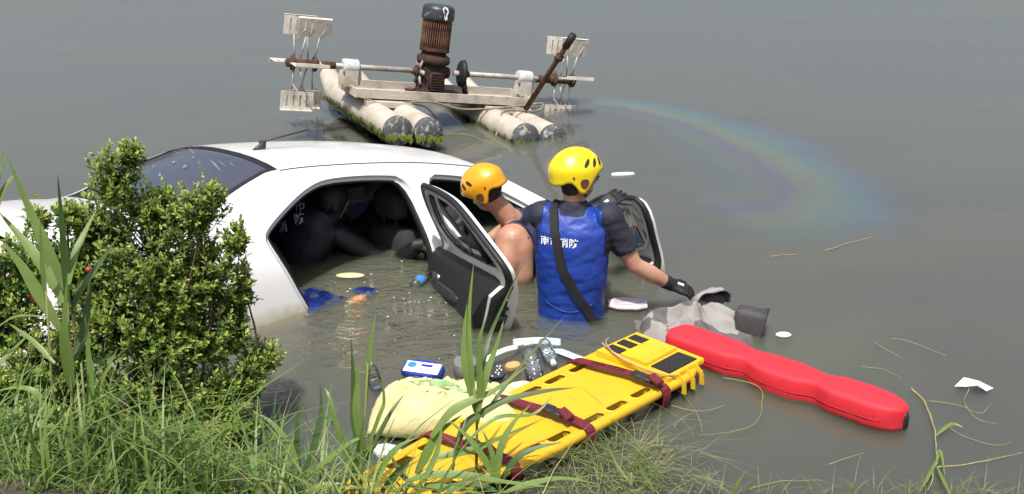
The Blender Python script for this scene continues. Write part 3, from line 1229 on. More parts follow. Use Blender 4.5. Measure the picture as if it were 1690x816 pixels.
for k in range(40):
    o = bpy.data.objects.new('cooling_fin', fm)
    COL.objects.link(o)
    o.parent = mo
    o.location = (MX, 0, ZM + .004)
    o.rotation_euler = (0, 0, 2 * math.pi * k / 40)
q = MB()
q.rings([[Vector((MX + .10 * s + dx, -.02 + dy, ZM + .02 + dz * .2)) for dx, dy in ((0, -.05), (.03, -.05), (.03, .05), (0, .05))] for s, dz in ((-1, 0), (-1, 1))])
q.build('terminal_box', RUST, mo, smooth=False)
q = MB()
q.lathe([(.118, -.005), (.134, .0), (.136, .02), (.134, .085), (.125, .108), (.10, .120), (.05, .124)], (MX, 0, ZM + .262), 32)
cp = q.build('motor_cap', CAPM, aer)
q = MB()          # drip of white paint on the cap
pts = [(-.03, .105), (-.012, .118), (.016, .112), (.022, .08), (.012, .05), (.02, .02), (.002, .008), (-.016, .03), (-.012, .06), (-.028, .08)]
vs_ = [(MX + x + .01, -math.sqrt(max(0, .1385 ** 2 - (x + .01) ** 2)) + max(0, z - .085) * .55, ZM + .262 + z) for x, z in pts]
q.add(vs_, [tuple(range(len(vs_)))])
q.build('white_paint_drip', mat('chalky_white_paint', (.66, .66, .66), .6), cp, smooth=False)


def slotted_blade(w=.27, h=.155, slots=4):
    """plate in x (width) / z (height) with upright slots, a folded top edge"""
    holes = []
    for k in range(slots):
        cx = -w / 2 + w * (k + 1) / (slots + 1)
        holes.append([(cx - .008, -h * .30), (cx + .008, -h * .30), (cx + .008, h * .30), (cx - .008, h * .30)])
    outer_ = [(-w / 2, -h / 2), (w / 2, -h / 2), (w / 2, h / 2), (-w / 2, h / 2)]
    vo, fo = fill2d(outer_, holes, .1, inner=False)
    q = MB()
    q.add([(p.x, -.003, p.y) for p in vo], fo)
    q.add([(p.x, .003, p.y) for p in vo], [f[::-1] for f in fo])
    for lp in [outer_] + holes:
        q.rings([[Vector((x, -.003, z)) for x, z in lp], [Vector((x, .003, z)) for x, z in lp]], cap=False)
    q.box((0, .012, h / 2 - .003), (w, .03, .006))
    me = q.mesh('paddle_blade', merge=.0005)
    me.materials.append(PLATEW)
    return me


BL = slotted_blade()


def paddle_wheel(s, phase):
    hub = MB()
    u0 = s * 1.19
    hub.tube([(u0 - .14, 0, ZS), (u0 + .12, 0, ZS)], .034, 12)
    for d in (-.09, .09):
        hub.lathe([(.02, -.01), (.06, -.01), (.06, .01), (.02, .01)], (u0 + d, 0, ZS), 14, rot=Matrix.Rotation(R(90), 3, 'Y'))
    w = hub.build('paddle_wheel', RUST2, aer)
    for k in (0, 1, 2, 4, 5, 6):
        a = phase + k * math.pi / 4
        if k % 2:
            a -= math.pi / 4 - .30
        d = .09 if k % 2 else -.09
        off = .05 if k % 2 else -.04
        dr = Vector((0, math.cos(a), math.sin(a)))
        q = MB()
        for e in (-.05, .05):
            q.tube([Vector((u0 + d * .6 + e * .5, 0, ZS)) + dr * .04, Vector((u0 + off + e, 0, ZS)) + dr * .22], .0065, 6)
        q.tube([Vector((u0 + off + .10, 0, ZS)) + dr * .34, Vector((u0 + d, 0, ZS)) + dr * .16], .005, 6)
        q.build('paddle_arm', GALV, w)
        o = bpy.data.objects.new('paddle_blade', BL)
        COL.objects.link(o)
        o.parent = w
        o.location = Vector((u0 + off, 0, ZS)) + dr * .30
        o.rotation_euler = (a - math.pi / 2 + .12, 0, 0)
    return w


paddle_wheel(-1, R(84))
paddle_wheel(1, R(78))
# mooring rope round the front of the frame
q = MB()
pts = [(-.80, -.25, ZB - .02), (-.55, -.26, ZB - .07), (-.2, -.27, ZB - .03), (.1, -.26, ZB - .08), (.4, -.27, ZB - .06), (.70, -.27, ZB - .02), (.88, -.25, ZB + .0), (.80, -.30, ZB - .06), (.45, -.40, ZB - .05), (.35, -.55, ZB - .12), (.28, -.6, -.1)]
q.tube(catmull(pts, 6), .009, 6)
q.build('mooring_rope', mat('old_rope', (.30, .24, .16), .9, col2=(.16, .12, .08), vscale=30), aer)
q = MB()
pts = [(-.35, -.30, ZB - .05), (-.22, -.33, .1), (-.13, -.4, -.03), (-.12, -.42, -.2)]
q.tube(catmull(pts, 6), .006, 6)
q.build('power_cable', RUBBER, aer)

# rusty pole leaning on the aerator: stands on its own
q = MB()
pa, pb = aty(868, 180, 9.55), aty(945, 60, 9.15)
q.tube([pa, pa.lerp(pb, .5), pb], [.024, .022, .021], 10)
po = q.build('rusty_pole', RUST2)
tag(po, 'rusty brown steel pole leaning up at the right end of the aerator', 'pole')
q = MB()
q.tube([pa.lerp(pb, .86), pb + (pb - pa).normalized() * .01], [.030, .032], 10)
q.build('black_grip', RUBBER, po)
q = MB()
q.tube([pa.lerp(pb, .70), pa.lerp(pb, .745)], .036, 10)
q.build('clamp', RUST2, po)

# ------------------------------------------------------------------ people
X_, Y_, Z_ = Vector((1, 0, 0)), Vector((0, 1, 0)), Vector((0, 0, 1))


def hand_parts(mb, wrist, direc, palm_n, side, curl=.5, spread=.05, k=1.0):
    """palm and five fingers; direc = towards the finger tips, palm_n = out of the back of the hand, side = +1 thumb along +lateral"""
    d = direc.normalized()
    n = (palm_n - d * palm_n.dot(d)).normalized()
    lat = d.cross(n).normalized() * side
    mb.rings([mb.ellring(wrist + d * t, lat, n, a * k, b * k, 14, .8) for t, a, b in ((-.01, .028, .022), (.02, .036, .019), (.055, .043, .017), (.085, .043, .015), (.098, .036, .010))])
    for i, ln in enumerate((.078, .088, .082, .064)):
        o = .032 - .0215 * i
        base = wrist + d * .082 + lat * o * k
        dd = (d + lat * (o * spread * 30)).normalized()
        pts, p, ang = [base], base, 0.0
        for seg, f in enumerate((.42, .33, .25)):
            ang += curl * (.55, .8, .6)[seg]
            p = p + (dd * math.cos(ang) - n * math.sin(ang)) * ln * f * k
            pts.append(p)
        mb.tube(pts, [.0098 * k, .0092 * k, .0085 * k, .0075 * k], 10, round_ends=True)
    b = wrist + d * .025 + lat * .028 * k
    t1 = b + (d * .6 + lat * .7 - n * .25).normalized() * .045 * k
    t2 = t1 + (d * .85 + lat * .35 - n * .3).normalized() * .034 * k
    mb.tube([b - d * .008, t1, t2], [.016 * k, .0115 * k, .009 * k], 10, round_ends=True)


def head_mb(c, fwd, up, k=1.0):
    """head with jaw, nose, brow, ears; c = centre of the skull"""
    f = fwd.normalized()
    u = (up - f * up.dot(f)).normalized()
    r = f.cross(u).normalized()
    m = Matrix((r, f, u)).transposed()
    q = MB()
    def P(x, y, z):
        return c + m @ Vector((x * k, y * k, z * k))
    q.ball(P(0, -.008, .02), (.076 * k, .098 * k, .098 * k), n=20, m=14, rot=m)
    q.rings([q.ellring(P(0, y, z), r, f, a * k, b * k, 18) for y, z, a, b in ((.018, .0, .070, .078), (.024, -.05, .062, .070), (.032, -.09, .048, .055), (.038, -.115, .028, .036), (.04, -.122, .014, .018))])
    q.rings([q.ellring(P(0, y, z), r, f, a * k, b * k, 8) for y, z, a, b in ((.092, .005, .007, .008), (.104, -.02, .010, .012), (.110, -.038, .015, .014), (.098, -.050, .012, .010))])
    for s in (-1, 1):
        q.ball(P(s * .078, -.008, -.018), (.010 * k, .020 * k, .032 * k), n=10, m=8, rot=m)
        q.ball(P(s * .033, .083, .018), (.026 * k, .014 * k, .009 * k), n=10, m=6, rot=m)
    q.ball(P(0, .094, -.072), (.024 * k, .010 * k, .008 * k), n=10, m=6, rot=m)
    q.ball(P(0, .092, -.084), (.020 * k, .010 * k, .007 * k), n=10, m=6, rot=m)
    return q, P, m


def helmet(parent, c, fwd, up, material, k=1.0, vents_side=(1, -1)):
    f = fwd.normalized()
    u = (up - f * up.dot(f)).normalized()
    r = f.cross(u).normalized()
    m = Matrix((r, f, u)).transposed()
    A, B, C_ = .113 * k, .140 * k, .128 * k

    def pt(th, ph, g=0.0):      # th round from the front, ph down from the crown
        bulge = 1.0 + (.035 * math.exp(-((ph - 1.30) / .20) ** 2))
        e = Vector((math.sin(ph) * math.sin(th) * (A * bulge + g), math.sin(ph) * math.cos(th) * (B * bulge + g) - .006, math.cos(ph) * (C_ + g)))
        if ph > 1.57:            # the skirt drops straight
            q_ = ph - 1.57
            e = Vector((math.sin(th) * (A * bulge + g) * (1 - .10 * q_), math.cos(th) * (B * bulge + g) * (1 - .12 * q_) - .006, -q_ * C_ * .95))
        return c + m @ e

    def rim(th):                 # how far down the shell reaches: low over the ears, higher at the nape, brow at the front
        a = abs(((th + math.pi) % (2 * math.pi)) - math.pi)
        ear = math.exp(-((a - 1.62) / .42) ** 2)
        nape = 1 / (1 + math.exp(-(a - 2.2) * 6))
        return 1.42 + .90 * ear + .62 * nape * (1 - .55 * ear)
    nth, nph = 48, 18
    q = MB()
    rows = []
    for j in range(nph + 1):
        rows.append([pt(2 * math.pi * i / nth, max(.02, rim(2 * math.pi * i / nth) * j / nph)) for i in range(nth)])
    inner = []
    for j in range(nph, 5, -1):
        inner.append([pt(2 * math.pi * i / nth, rim(2 * math.pi * i / nth) * j / nph, -.012) for i in range(nth)])
    q.rings(rows + inner, cap=False)
    b = len(q.v)
    q.add([pt(2 * math.pi * i / nth, .02) for i in range(nth)], [tuple(range(nth))])
    h = q.build('helmet', material, parent, merge=.0005)
    for s in vents_side:
        for i, th in enumerate((.72, 1.10, 1.48)):
            th_ = s * th
            q = MB()
            ring = []
            for kx in range(14):
                t = 2 * math.pi * kx / 14
                ring.append(pt(th_ + s * .095 * math.cos(t) + s * .12 * math.sin(t), 1.06 + .17 * math.sin(t), .0022))
            q.add(ring, [tuple(range(14))])
            q.build('vent_shade', RUBBER, h, smooth=False)  # dark patch on the uncut shell paints the shade inside a vent hole
        q = MB()
        ring = []
        for kx in range(16):
            t = 2 * math.pi * kx / 16
            ring.append(pt(s * (1.60 + .17 * math.cos(t) * (1 - .25 * math.sin(t))), 1.88 + .20 * math.sin(t), .0025))
        q.add(ring, [tuple(range(16))])
        q.build('ear_opening_shade', mat('ear_shade_' + material.name, (.10, .045, .03), .7) if 'ear_shade_' + material.name not in MATS else MATS['ear_shade_' + material.name], h, smooth=False)  # dark brown patch paints the shaded ear hole; the shell is not cut
        for (dt, ph, rr_) in ((.42, 1.62, .006), (-.25, 2.2, .007)):
            q = MB()
            q.ball(pt(s * (1.60 + dt), ph, .001), rr_, n=8, m=6)
            q.build('rivet', BLACKP, h)
    return h, pt, rim


def strap_on(bv, pts, origin_fn, width, lift, parent, name, material, thick=.006):
    """ribbon laid on a surface: pts are rough points, snapped to the nearest surface point"""
    P, Nn = [], []
    for p in pts:
        loc, nr, idx, ds = bv.find_nearest(p)
        P.append(loc)
        Nn.append(nr)
    for _ in range(3):
        P = [P[0]] + [(P[i - 1] + P[i] * 2 + P[i + 1]) / 4 for i in range(1, len(P) - 1)] + [P[-1]]
        Nn = [Nn[0]] + [(Nn[i - 1] + Nn[i] * 2 + Nn[i + 1]).normalized() for i in range(1, len(Nn) - 1)] + [Nn[-1]]
    q = MB()
    rr = []
    for i, p in enumerate(P):
        d = (P[min(i + 1, len(P) - 1)] - P[max(i - 1, 0)]).normalized()
        n = Nn[i]
        s = d.cross(n).normalized()
        n = s.cross(d).normalized()
        if n.dot(Nn[i]) < 0:
            n = -n
        b = p + n * lift
        rr.append([b - s * width / 2, b - s * width / 2 * .9 + n * thick, b + s * width / 2 * .9 + n * thick, b + s * width / 2])
    q.rings(rr)
    return q.build(name, material, parent, auto=50)


def lettering(parent, body, bv, centre, right, up, out, size, material, name='lettering', lift=.004):
    me = text_mesh(body, size, bold=.0007)
    for v in me.vertices:
        p = centre + right * v.co.x + up * v.co.y
        hit = bv.ray_cast(p + out * .25, -out)
        base = hit[0] if hit[0] is not None else p
        v.co = base + out * lift
    return link(name, me, material, parent, smooth=False)


# ---- rescuer in the blue vest, waist deep, back to the camera
yaw2 = R(-8)
per = empty('person', (.315, 5.62, 0), (0, 0, yaw2),
            'rescuer in yellow helmet and blue vest standing waist deep between the open car doors', 'person')
Rw = Matrix.Rotation(-yaw2, 3, 'Z')


def loc2(p):
    return Rw @ (Vector(p) - Vector((.315, 5.62, 0)))


shR, shL = Vector((.185, .01, .535)), Vector((-.162, .035, .520))
handR = loc2(at(1108, 470, .135))
elR = loc2(aty(1047, 438, 5.60))
handL = loc2(aty(992, 343, 6.0))
elL = Vector((-.10, .30, .40))
TORSO = [(-.30, .0, .168, .120), (-.12, .0, .172, .122), (0, .0, .160, .112), (.12, -.005, .160, .112), (.25, -.005, .175, .120), (.38, .0, .187, .122), (.47, .005, .185, .112), (.53, .01, .150, .085), (.575, .015, .085, .060), (.61, .02, .06, .055)]


def torso2(q, g=0.0, z0=-9, z1=9):
    q.rings([q.ellring((0, y, z), X_, Y_, a + g, b + g, 28, .86) for z, y, a, b in TORSO if z0 <= z <= z1])


q = MB()
torso2(q)
q.tube([(0, .02, .57), (0, .035, .63), (0, .045, .68)], [.060, .056, .058], 14)
HC = Vector((.01, .055, .735))
hf = Vector((.84, .52, -.05))
hq, HP, HM = head_mb(HC, hf, Z_)
b0 = len(q.v)
q.v += hq.v
q.f += [tuple(i + b0 for i in f) for f in hq.f]
q.m += hq.m
q.tube([shR, shR.lerp(elR, .5), elR, elR.lerp(handR, .4), handR], [.064, .053, .046, .048, .032], 14, round_ends=True)
q.tube([shL, shL.lerp(elL, .5), elL, elL.lerp(handL, .4), handL], [.062, .050, .041, .041, .029], 14, round_ends=True)
for s in (-1, 1):
    q.tube([(s * .09, 0, -.16), (s * .11, .02, -.52), (s * .12, 0, -.88)], [.092, .066, .045], 12, round_ends=True)
    q.tube([(s * .12, -.03, -.90), (s * .13, .14, -.915)], [.045, .034], 10, round_ends=True)
body_me = remesh('body', q, .011, 4)
link('body', body_me, SKIN, per)
# navy t-shirt with short sleeves
q = MB()
torso2(q, .007)
q.tube([(0, .02, .56), (0, .028, .615)], [.072, .068], 16)
for sh, el, kk in ((shR, elR, .70), (shL, elL, .75)):
    q.ball(sh + (sh - el).normalized() * .005, .074, n=16, m=10)
    q.tube([sh + (sh - el).normalized() * .02 + Vector((-.04 if sh.x > 0 else .04, 0, 0)), sh, sh.lerp(el, .35), sh.lerp(el, kk)], [.068, .078, .070, .064], 16)
q2 = remesh('shirt', q, .0085, 3)
shirt_bv = bvh_of(q2)
random.seed(3)
nrm_ = [v.normal.copy() for v in q2.vertices]
for v, n_ in zip(q2.vertices, nrm_):       # soft folds
    v.co += n_ * (.004 * noise.noise(Vector((v.co.x * 6 + v.co.z * 5, v.co.y * 6, v.co.z * 15))) + .003 * (1 - 2.2 * abs(noise.noise(Vector((v.co.x * 9 - v.co.z * 8, v.co.y * 8, v.co.z * 20 + 3))))) + .002 * noise.noise(v.co * 30))
link('shirt', q2, NAVY, per)


def seg_d(p, a, b):
    d = b - a
    t = max(0, min(1, (p - a).dot(d) / d.dot(d)))
    return (p - a - d * t).length


def vest_pred(p):
    if p.z < -.16:
        return False
    ax = abs(p.x)
    for sh, el in ((shR, elR), (shL, elL)):
        if seg_d(p, sh + (sh - el).normalized() * -.03, el) < .098 and p.z < .42 and ax > .14:
            return False
    if p.z > .585:
        return False
    if p.z > .555 and ax < .062:
        return False
    if p.z > .34:
        return ax < (.168 if p.z < .50 else .155)
    return ax < .180


vme = shell('vest', q2, vest_pred, .003, .006, 14)
vest = link('vest', vme, BLUEV, per)
vbv = bvh_of(vme)
lettering(per, '南市消防', vbv, Vector((-.058, -.2, .432)), X_, (Z_ + Vector((-.02, 0, 0))).normalized(), Vector((0, -1, 0)), .050, WHITEP)
# seams of the vest back
q = MB()
pts = []
for k in range(15):
    t = k / 14
    p = Vector((-.13 + .26 * t, -.3, .10 - .05 * math.sin(math.pi * t)))
    h_ = vbv.ray_cast(p, Y_)
    if h_[0] is not None:
        pts.append(h_[0] - Y_ * .001)
q.tube(pts, .003, 6)
q.build('vest_seam', BLUEV, vest)
# black shoulder strap from left shoulder to right hip
spts = [Vector((-.085, .13, .52)), Vector((-.095, .06, .60)), Vector((-.098, .0, .605)), Vector((-.098, -.10, .56)), Vector((-.09, -.2, .47)), Vector((-.06, -.2, .36)), Vector((-.01, -.2, .24)), Vector((.06, -.2, .13)), Vector((.13, -.2, .05)), Vector((.18, -.12, -.01)), Vector((.19, .0, -.05))]
strap_on(vbv, catmull(spts, 5), None, .048, .0005, per, 'shoulder_strap', WEBB, .014)
# gloves
for (w, el, dn, pn, sd_, cu, nm, sp) in ((handR, elR, Vector((.86, .0, -.32)), Vector((.3, -.35, .9)), -1, .55, 'glove', .03),
                                     (handL, elL, loc2(aty(1040, 305, 6.1)) - handL, Vector((-.3, -.75, .5)), 1, .30, 'glove', .03)):
    q = MB()
    dv = Rw @ dn if w is handR else dn
    pv = Rw @ pn
    hand_parts(q, w, dv, pv, sd_, cu, sp, 1.12)
    q.tube([w - (w - el).normalized() * .055, w, w + dv.normalized() * .02], [.040, .036, .034], 14)
    g = link(nm, remesh(nm, q, .0045, 3), BLACKG, per)
    q = MB()
    c = w + dv.normalized() * .045 + pv.normalized() * .024
    q.box(c, (.034, .016, .004), Matrix((dv.normalized(), pv.normalized().cross(dv.normalized()).normalized(), pv.normalized())).transposed())
    q.build('glove_badge', WHITEP, g, smooth=False)
# hair at the nape, helmet, glasses, chin strap
link('hair', shell('hair', body_me, lambda p: (p - HC).dot(hf.normalized()) < -.005 and -.085 < p.z - HC.z < .10 and (p - HC).length < .125 and abs((HM.transposed() @ (p - HC)).x) < .062, .003, .006, 6), HAIR, per)
hel, hpt, hrim = helmet(per, HC + Vector((0, -.002, .022)), hf, Vector((-.04, .08, 1)), YHELM, 1.04)
q = MB()
for s in (-1, 1):
    q.tube([HP(s * .078, -.01, .008), HP(s * .076, .06, .012), HP(s * .066, .098, .010)], .0032, 6)
    q.tube([HP(s * (.036 + .030 * math.cos(t)), .104 - .012 * (math.cos(t) > .5), .006 + .022 * math.sin(t)) for t in [k * math.pi / 7 for k in range(15)]], .003, 6)
q.build('glasses', BLACKP, per)
for s in (-1, 1):
    q = MB()
    q.ball(HP(s * .034, .088, .004), (.013, .006, .006), n=8, m=6, rot=HM)
    q.build('eye', mat('eye', (.03, .02, .015), .2) if 'eye' not in MATS else MATS['eye'], per)
q = MB()
for s in (-1, 1):
    q.tube([hpt(s * 1.62, 2.3, .0), HP(s * .060, .03, -.085), HP(0, .045, -.128)], .006, 6)
q.build('chin_strap', WEBB, per)
q = MB()
for s in (-1, 1):
    q.tube([(s * .09, 0, -.12), (s * .11, .02, -.52), (s * .12, 0, -.86)], [.104, .080, .060], 12, round_ends=True)
q.rings([q.ellring((0, 0, z), X_, Y_, a, b, 20) for z, a, b in ((-.26, .17, .12), (-.06, .172, .124), (-.03, .165, .118))])
link('trousers', remesh('trousers', q, .016, 4), NAVY, per)

# ---- rescuer in the orange helmet leaning into the front door opening (built in world axes about the feet)
org = Vector((.22, 6.30, 0))
per1 = empty('person', org, (0, 0, 0), 'rescuer in orange helmet and sleeveless navy wetsuit bending into the car doorway', 'person')


def L1(v):
    return Vector(v) - org


hc = L1(aty(800, 312, 6.22))
neckb = L1(aty(838, 358, 6.24))
shN = L1(aty(845, 398, 6.10))            # near (left) shoulder
shF = L1(aty(885, 352, 6.50))            # far (right) shoulder
hip = Vector((.20, .02, -.12))
chest = (shN + shF) / 2
spine = (hip - chest).normalized()
lat = (shF - shN).normalized()
lat = (lat - spine * lat.dot(spine)).normalized()
back = spine.cross(lat).normalized()
if back.z < 0:
    back = -back
q = MB()
TS = [(-.075, .058, .050), (-.045, .115, .075), (0, .180, .105), (.08, .182, .118), (.2, .172, .118), (.32, .155, .108), (.44, .160, .112), (.56, .168, .118)]


def torso1(q, g=0.0):
    q.rings([q.ellring(chest + spine * (t + .03) - back * .03, lat, back, a + g, b + g, 26, .88) for t, a, b in TS])


torso1(q)
q.tube([chest - spine * .04 - back * .01, neckb, neckb.lerp(hc, .55), hc], [.075, .064, .058, .05], 14)
hfw = Vector((-.72, .35, -.60))
hup = Vector((-.50, .12, .80))
hq, HP1, HM1 = head_mb(hc, hfw, hup)
b0 = len(q.v)
q.v += hq.v
q.f += [tuple(i + b0 for i in f) for f in hq.f]
q.m += hq.m
elN = L1(aty(830, 456, 6.0))
wrN = L1(Vector((-.20, 6.15, -.22)))
q.tube([shN + (chest - shN) * .25, shN, shN.lerp(elN, .55), elN, elN.lerp(wrN, .5), wrN], [.080, .098, .086, .062, .050, .034], 16, round_ends=True)
q.ball(shN + back * .008, .098)
latA, latB = L1(aty(858, 406, 6.08)), L1(aty(860, 455, 6.06))
q.tube([latA, latB], [.078, .072], 14, round_ends=True)
elF = shF + Vector((-.22, .10, -.16))
wrF = elF + Vector((-.20, -.02, -.16))
q.tube([shF, shF.lerp(elF, .5), elF, elF.lerp(wrF, .5), wrF], [.055, .055, .044, .042, .030], 14, round_ends=True)
for s in (-1, 1):
    hj = hip + lat * (.09 * s)
    q.tube([hj, hj + Vector((.06, -.02, -.42)), Vector((hj.x + .02, hj.y, -.90))], [.095, .066, .045], 12, round_ends=True)
    q.tube([Vector((hj.x + .03, hj.y, -.92)), Vector((hj.x - .13, hj.y + .06, -.93))], [.045, .034], 10, round_ends=True)
b1 = remesh('body', q, .011, 4)
link('body', b1, SKIN, per1)
def suit_pred(p):
    if seg_d(p, neckb, hc) < .068 or (p - hc).length < .18 or (p - neckb - back * .05).length < .055:
        return False           # scooped neck
    if seg_d(p, shN, elN) < .104 or seg_d(p, elN, wrN) < .09 or seg_d(p, latA, latB) < .076:
        return False           # bare near arm and side
    if seg_d(p, elF, wrF) < .07:
        return False
    return p.z > -.88


sme = shell('wetsuit', b1, suit_pred, .004, .006, 14)
link('wetsuit', sme, WETSUIT, per1)
link('hair', shell('hair', b1, lambda p: (p - hc).dot(hfw.normalized()) < .0 and -.075 < (p - hc).dot(hup.normalized()) < .08 and (p - hc).length < .125, .002, .005, 5), HAIR, per1)
helmet(per1, hc + hup.normalized() * .02, hfw, hup, OHELM, 1.0)
for w, el in ((wrN, elN), (wrF, elF)):
    q = MB()
    hand_parts(q, w, (w - el), Vector((0, 0, 1)), 1, .5)
    link('glove', remesh('glove', q, .005, 3), BLACKG, per1)

# ---- third rescuer, in black, working inside the flooded cabin
org3 = Vector((-1.24, 6.10, 0))
per3 = empty('person', org3, (0, 0, 0), 'rescuer in black clothes with white lettering bent over inside the flooded car', 'person')


def L3(v):
    return Vector(v) - org3


c3 = L3(aty(502, 385, 6.42))
up3 = Vector((.42, .12, .80)).normalized()
lat3 = Vector((.80, -.18, -.36))
lat3 = (lat3 - up3 * lat3.dot(up3)).normalized()
bk3 = lat3.cross(up3).normalized()
if bk3.y > 0:
    bk3 = -bk3
q = MB()
q.rings([q.ellring(c3 + up3 * t - bk3 * .08, lat3, bk3, a, b, 24, .88) for t, a, b in ((-.42, .15, .11), (-.25, .155, .115), (-.08, .17, .12), (.06, .165, .115), (.12, .13, .09), (.17, .075, .06))])
h3 = L3(aty(548, 332, 6.50))
f3 = Vector((.7, .5, -.4))
q.tube([c3 + up3 * .12 - bk3 * .08, h3], [.07, .055], 12)
hq, HP3, HM3 = head_mb(h3, f3, Vector((.35, .2, .9)))
b0 = len(q.v)
q.v += hq.v
q.f += [tuple(i + b0 for i in f) for f in hq.f]
q.m += hq.m
s3n, s3f = c3 + up3 * .07 + lat3 * .17 - bk3 * .08, c3 + up3 * .07 - lat3 * .17 - bk3 * .08
w3 = L3(aty(694, 404, 6.36))
e3 = s3n.lerp(w3, .5) + Vector((.06, .10, -.20))
q.tube([s3n, s3n.lerp(e3, .5), e3, e3.lerp(w3, .5), w3], [.062, .05, .042, .04, .03], 12, round_ends=True)
w3f = s3f + Vector((-.05, .05, -.50))
q.tube([s3f, s3f + Vector((-.10, .02, -.26)), w3f], [.062, .045, .03], 12, round_ends=True)
for s in (-1, 1):
    hj = c3 - up3 * .40 + lat3 * (.08 * s) - bk3 * .08
    q.tube([hj, hj + Vector((-.05, .1, -.30)), hj + Vector((.25, -.02, -.42))], [.09, .07, .05], 12, round_ends=True)
b3 = remesh('body', q, .012, 4)
link('body', b3, SKIN, per3)
sh3 = shell('wetsuit', b3, lambda p: (p - h3).length > .13 and (p - w3).length > .04 and (p - w3f).length > .04, .006, .006, 6)
link('wetsuit', sh3, mat('black_wetsuit', (.010, .010, .016), .5, bump=.3, bscale=30), per3)
link('hood', shell('hood', b3, lambda p: (p - h3).length < .15 and (p - h3).dot(f3.normalized()) < .05, .006, .006, 6), MATS['black_wetsuit'], per3)
bv3 = bvh_of(sh3)
for ch, px, py, dy in (('市', 490, 343, 0), ('防', 494, 362, 0), ('消', 465, 377, 0)):
    p = L3(aty(px, py, 6.40))
    rt = Vector((.93, -.1, .30)).normalized()
    uu = Vector((-.30, .1, .93)).normalized()
    me = text_mesh(ch, .070, bold=.0006)
    o_dir = L3(Vector((0, 0, CAM_H)) + org3 - org3) - p
    out = bk3
    for v in me.vertices:
        pp = p + rt * v.co.x + uu * v.co.y
        hit = bv3.ray_cast(pp + out * .4, -out)
        v.co = (hit[0] if hit[0] is not None else pp - out * .02) + out * .005
    link('lettering', me, WHITEP, per3, smooth=False)
for w, d_, n_ in ((w3, Vector((.75, .1, .1)), Vector((-.2, -.6, .75))), (w3f, Vector((0, .1, -1)), Vector((0, -1, 0)))):
    q = MB()
    hand_parts(q, w, d_, n_, 1, .75, .03, 1.15)
    q.tube([w - d_.normalized() * .05, w + d_.normalized() * .02], [.040, .036], 12)
    link('glove', remesh('glove', q, .005, 3), BLACKG, per3)

# ------------------------------------------------------------------ yellow spine board
H0 = Vector((.735, 4.975, .075))
ub = (Vector((-.52, 3.64, .12)) - H0).normalized()
vb = Z_.cross(ub).normalized()
if vb.x < 0:
    vb = -vb
nb = vb.cross(ub)
if nb.z < 0:
    nb = -nb
BMX = Matrix((vb, -ub, nb)).transposed().to_4x4()
BMX.translation = H0
board = empty('spine_board', (0, 0, 0), (0, 0, 0), 'yellow plastic spine board with maroon straps floating at the bank edge', 'stretcher')
board.matrix_world = BMX          # local: x across, -y towards the feet, z up


def hw(u):
    return .200 + .028 * min(1, u / .14) if u < .14 else (.228 if u < 1.05 else .228 - .075 * ((u - 1.05) / .80))


ol = []
for u in (0, .03, .08, .14, .4, .8, 1.05, 1.3, 1.6, 1.80, 1.85):
    k = hw(u) * (.86 if u == 0 else (.95 if u == .03 else (.9 if u == 1.85 else 1)))
    ol.append((k, -u))
outl = ol + [(-a, b) for a, b in reversed(ol)]
holes = []
for u in (.43, .60, .76, .98, 1.14, 1.40, 1.58):
    for s in (-1, 1):
        c = s * (hw(u) - .050)
        l_, w_ = .068, .026
        holes.append([(c + w_ * math.cos(t), -u + (l_ - w_) * math.copysign(1, math.sin(t) + 1e-9) + w_ * math.sin(t)) for t in [2 * math.pi * (k + .5) / 12 for k in range(12)]])
vo, fo = fill2d(dense(outl, .08), holes, .09)
q = MB()
q.add([(p.x, p.y, 0) for p in vo], fo)
q.add([(p.x, p.y, -.035) for p in vo], [f[::-1] for f in fo])
for lp in [dense(outl, .08)] + holes:
    q.rings([[Vector((x, y, 0)) for x, y in lp], [Vector((x, y, -.035)) for x, y in lp]], cap=False)
q.build('board_deck', YBOARD, board, merge=.001, auto=40)
q = MB()
lp = [Vector((x, y, -.016)) for x, y in offset_poly(dense(outl, .06), .006)]
n_ = len(lp)
rr = []
for i, p in enumerate(lp):
    d = (lp[(i + 1) % n_] - lp[i - 1]).normalized()
    a = d.cross(Z_)
    rr.append([p + a * (.020 * math.cos(t)) + Z_ * (.024 * math.sin(t)) for t in [k * math.pi / 5 for k in range(10)]])
q.rings(rr + [rr[0]], cap=False)
q.build('board_rim', YBOARD, board)
for i, lp in enumerate(holes):           # rounded lips of the hand holes
    q = MB()
    n_ = len(lp)
    rr = []
    for k in range(n_):
        p = Vector((*lp[k], -.003))
        d = (Vector((*lp[(k + 1) % n_], 0)) - Vector((*lp[k - 1], 0))).normalized()
        a = d.cross(Z_)
        rr.append([p + a * (.007 * math.cos(t)) + Z_ * (.006 * math.sin(t)) for t in [j * math.pi / 3 for j in range(6)]])
    q.rings(rr + [rr[0]], cap=False)
    q.build('hand_hole_lip', YBOARD, board)


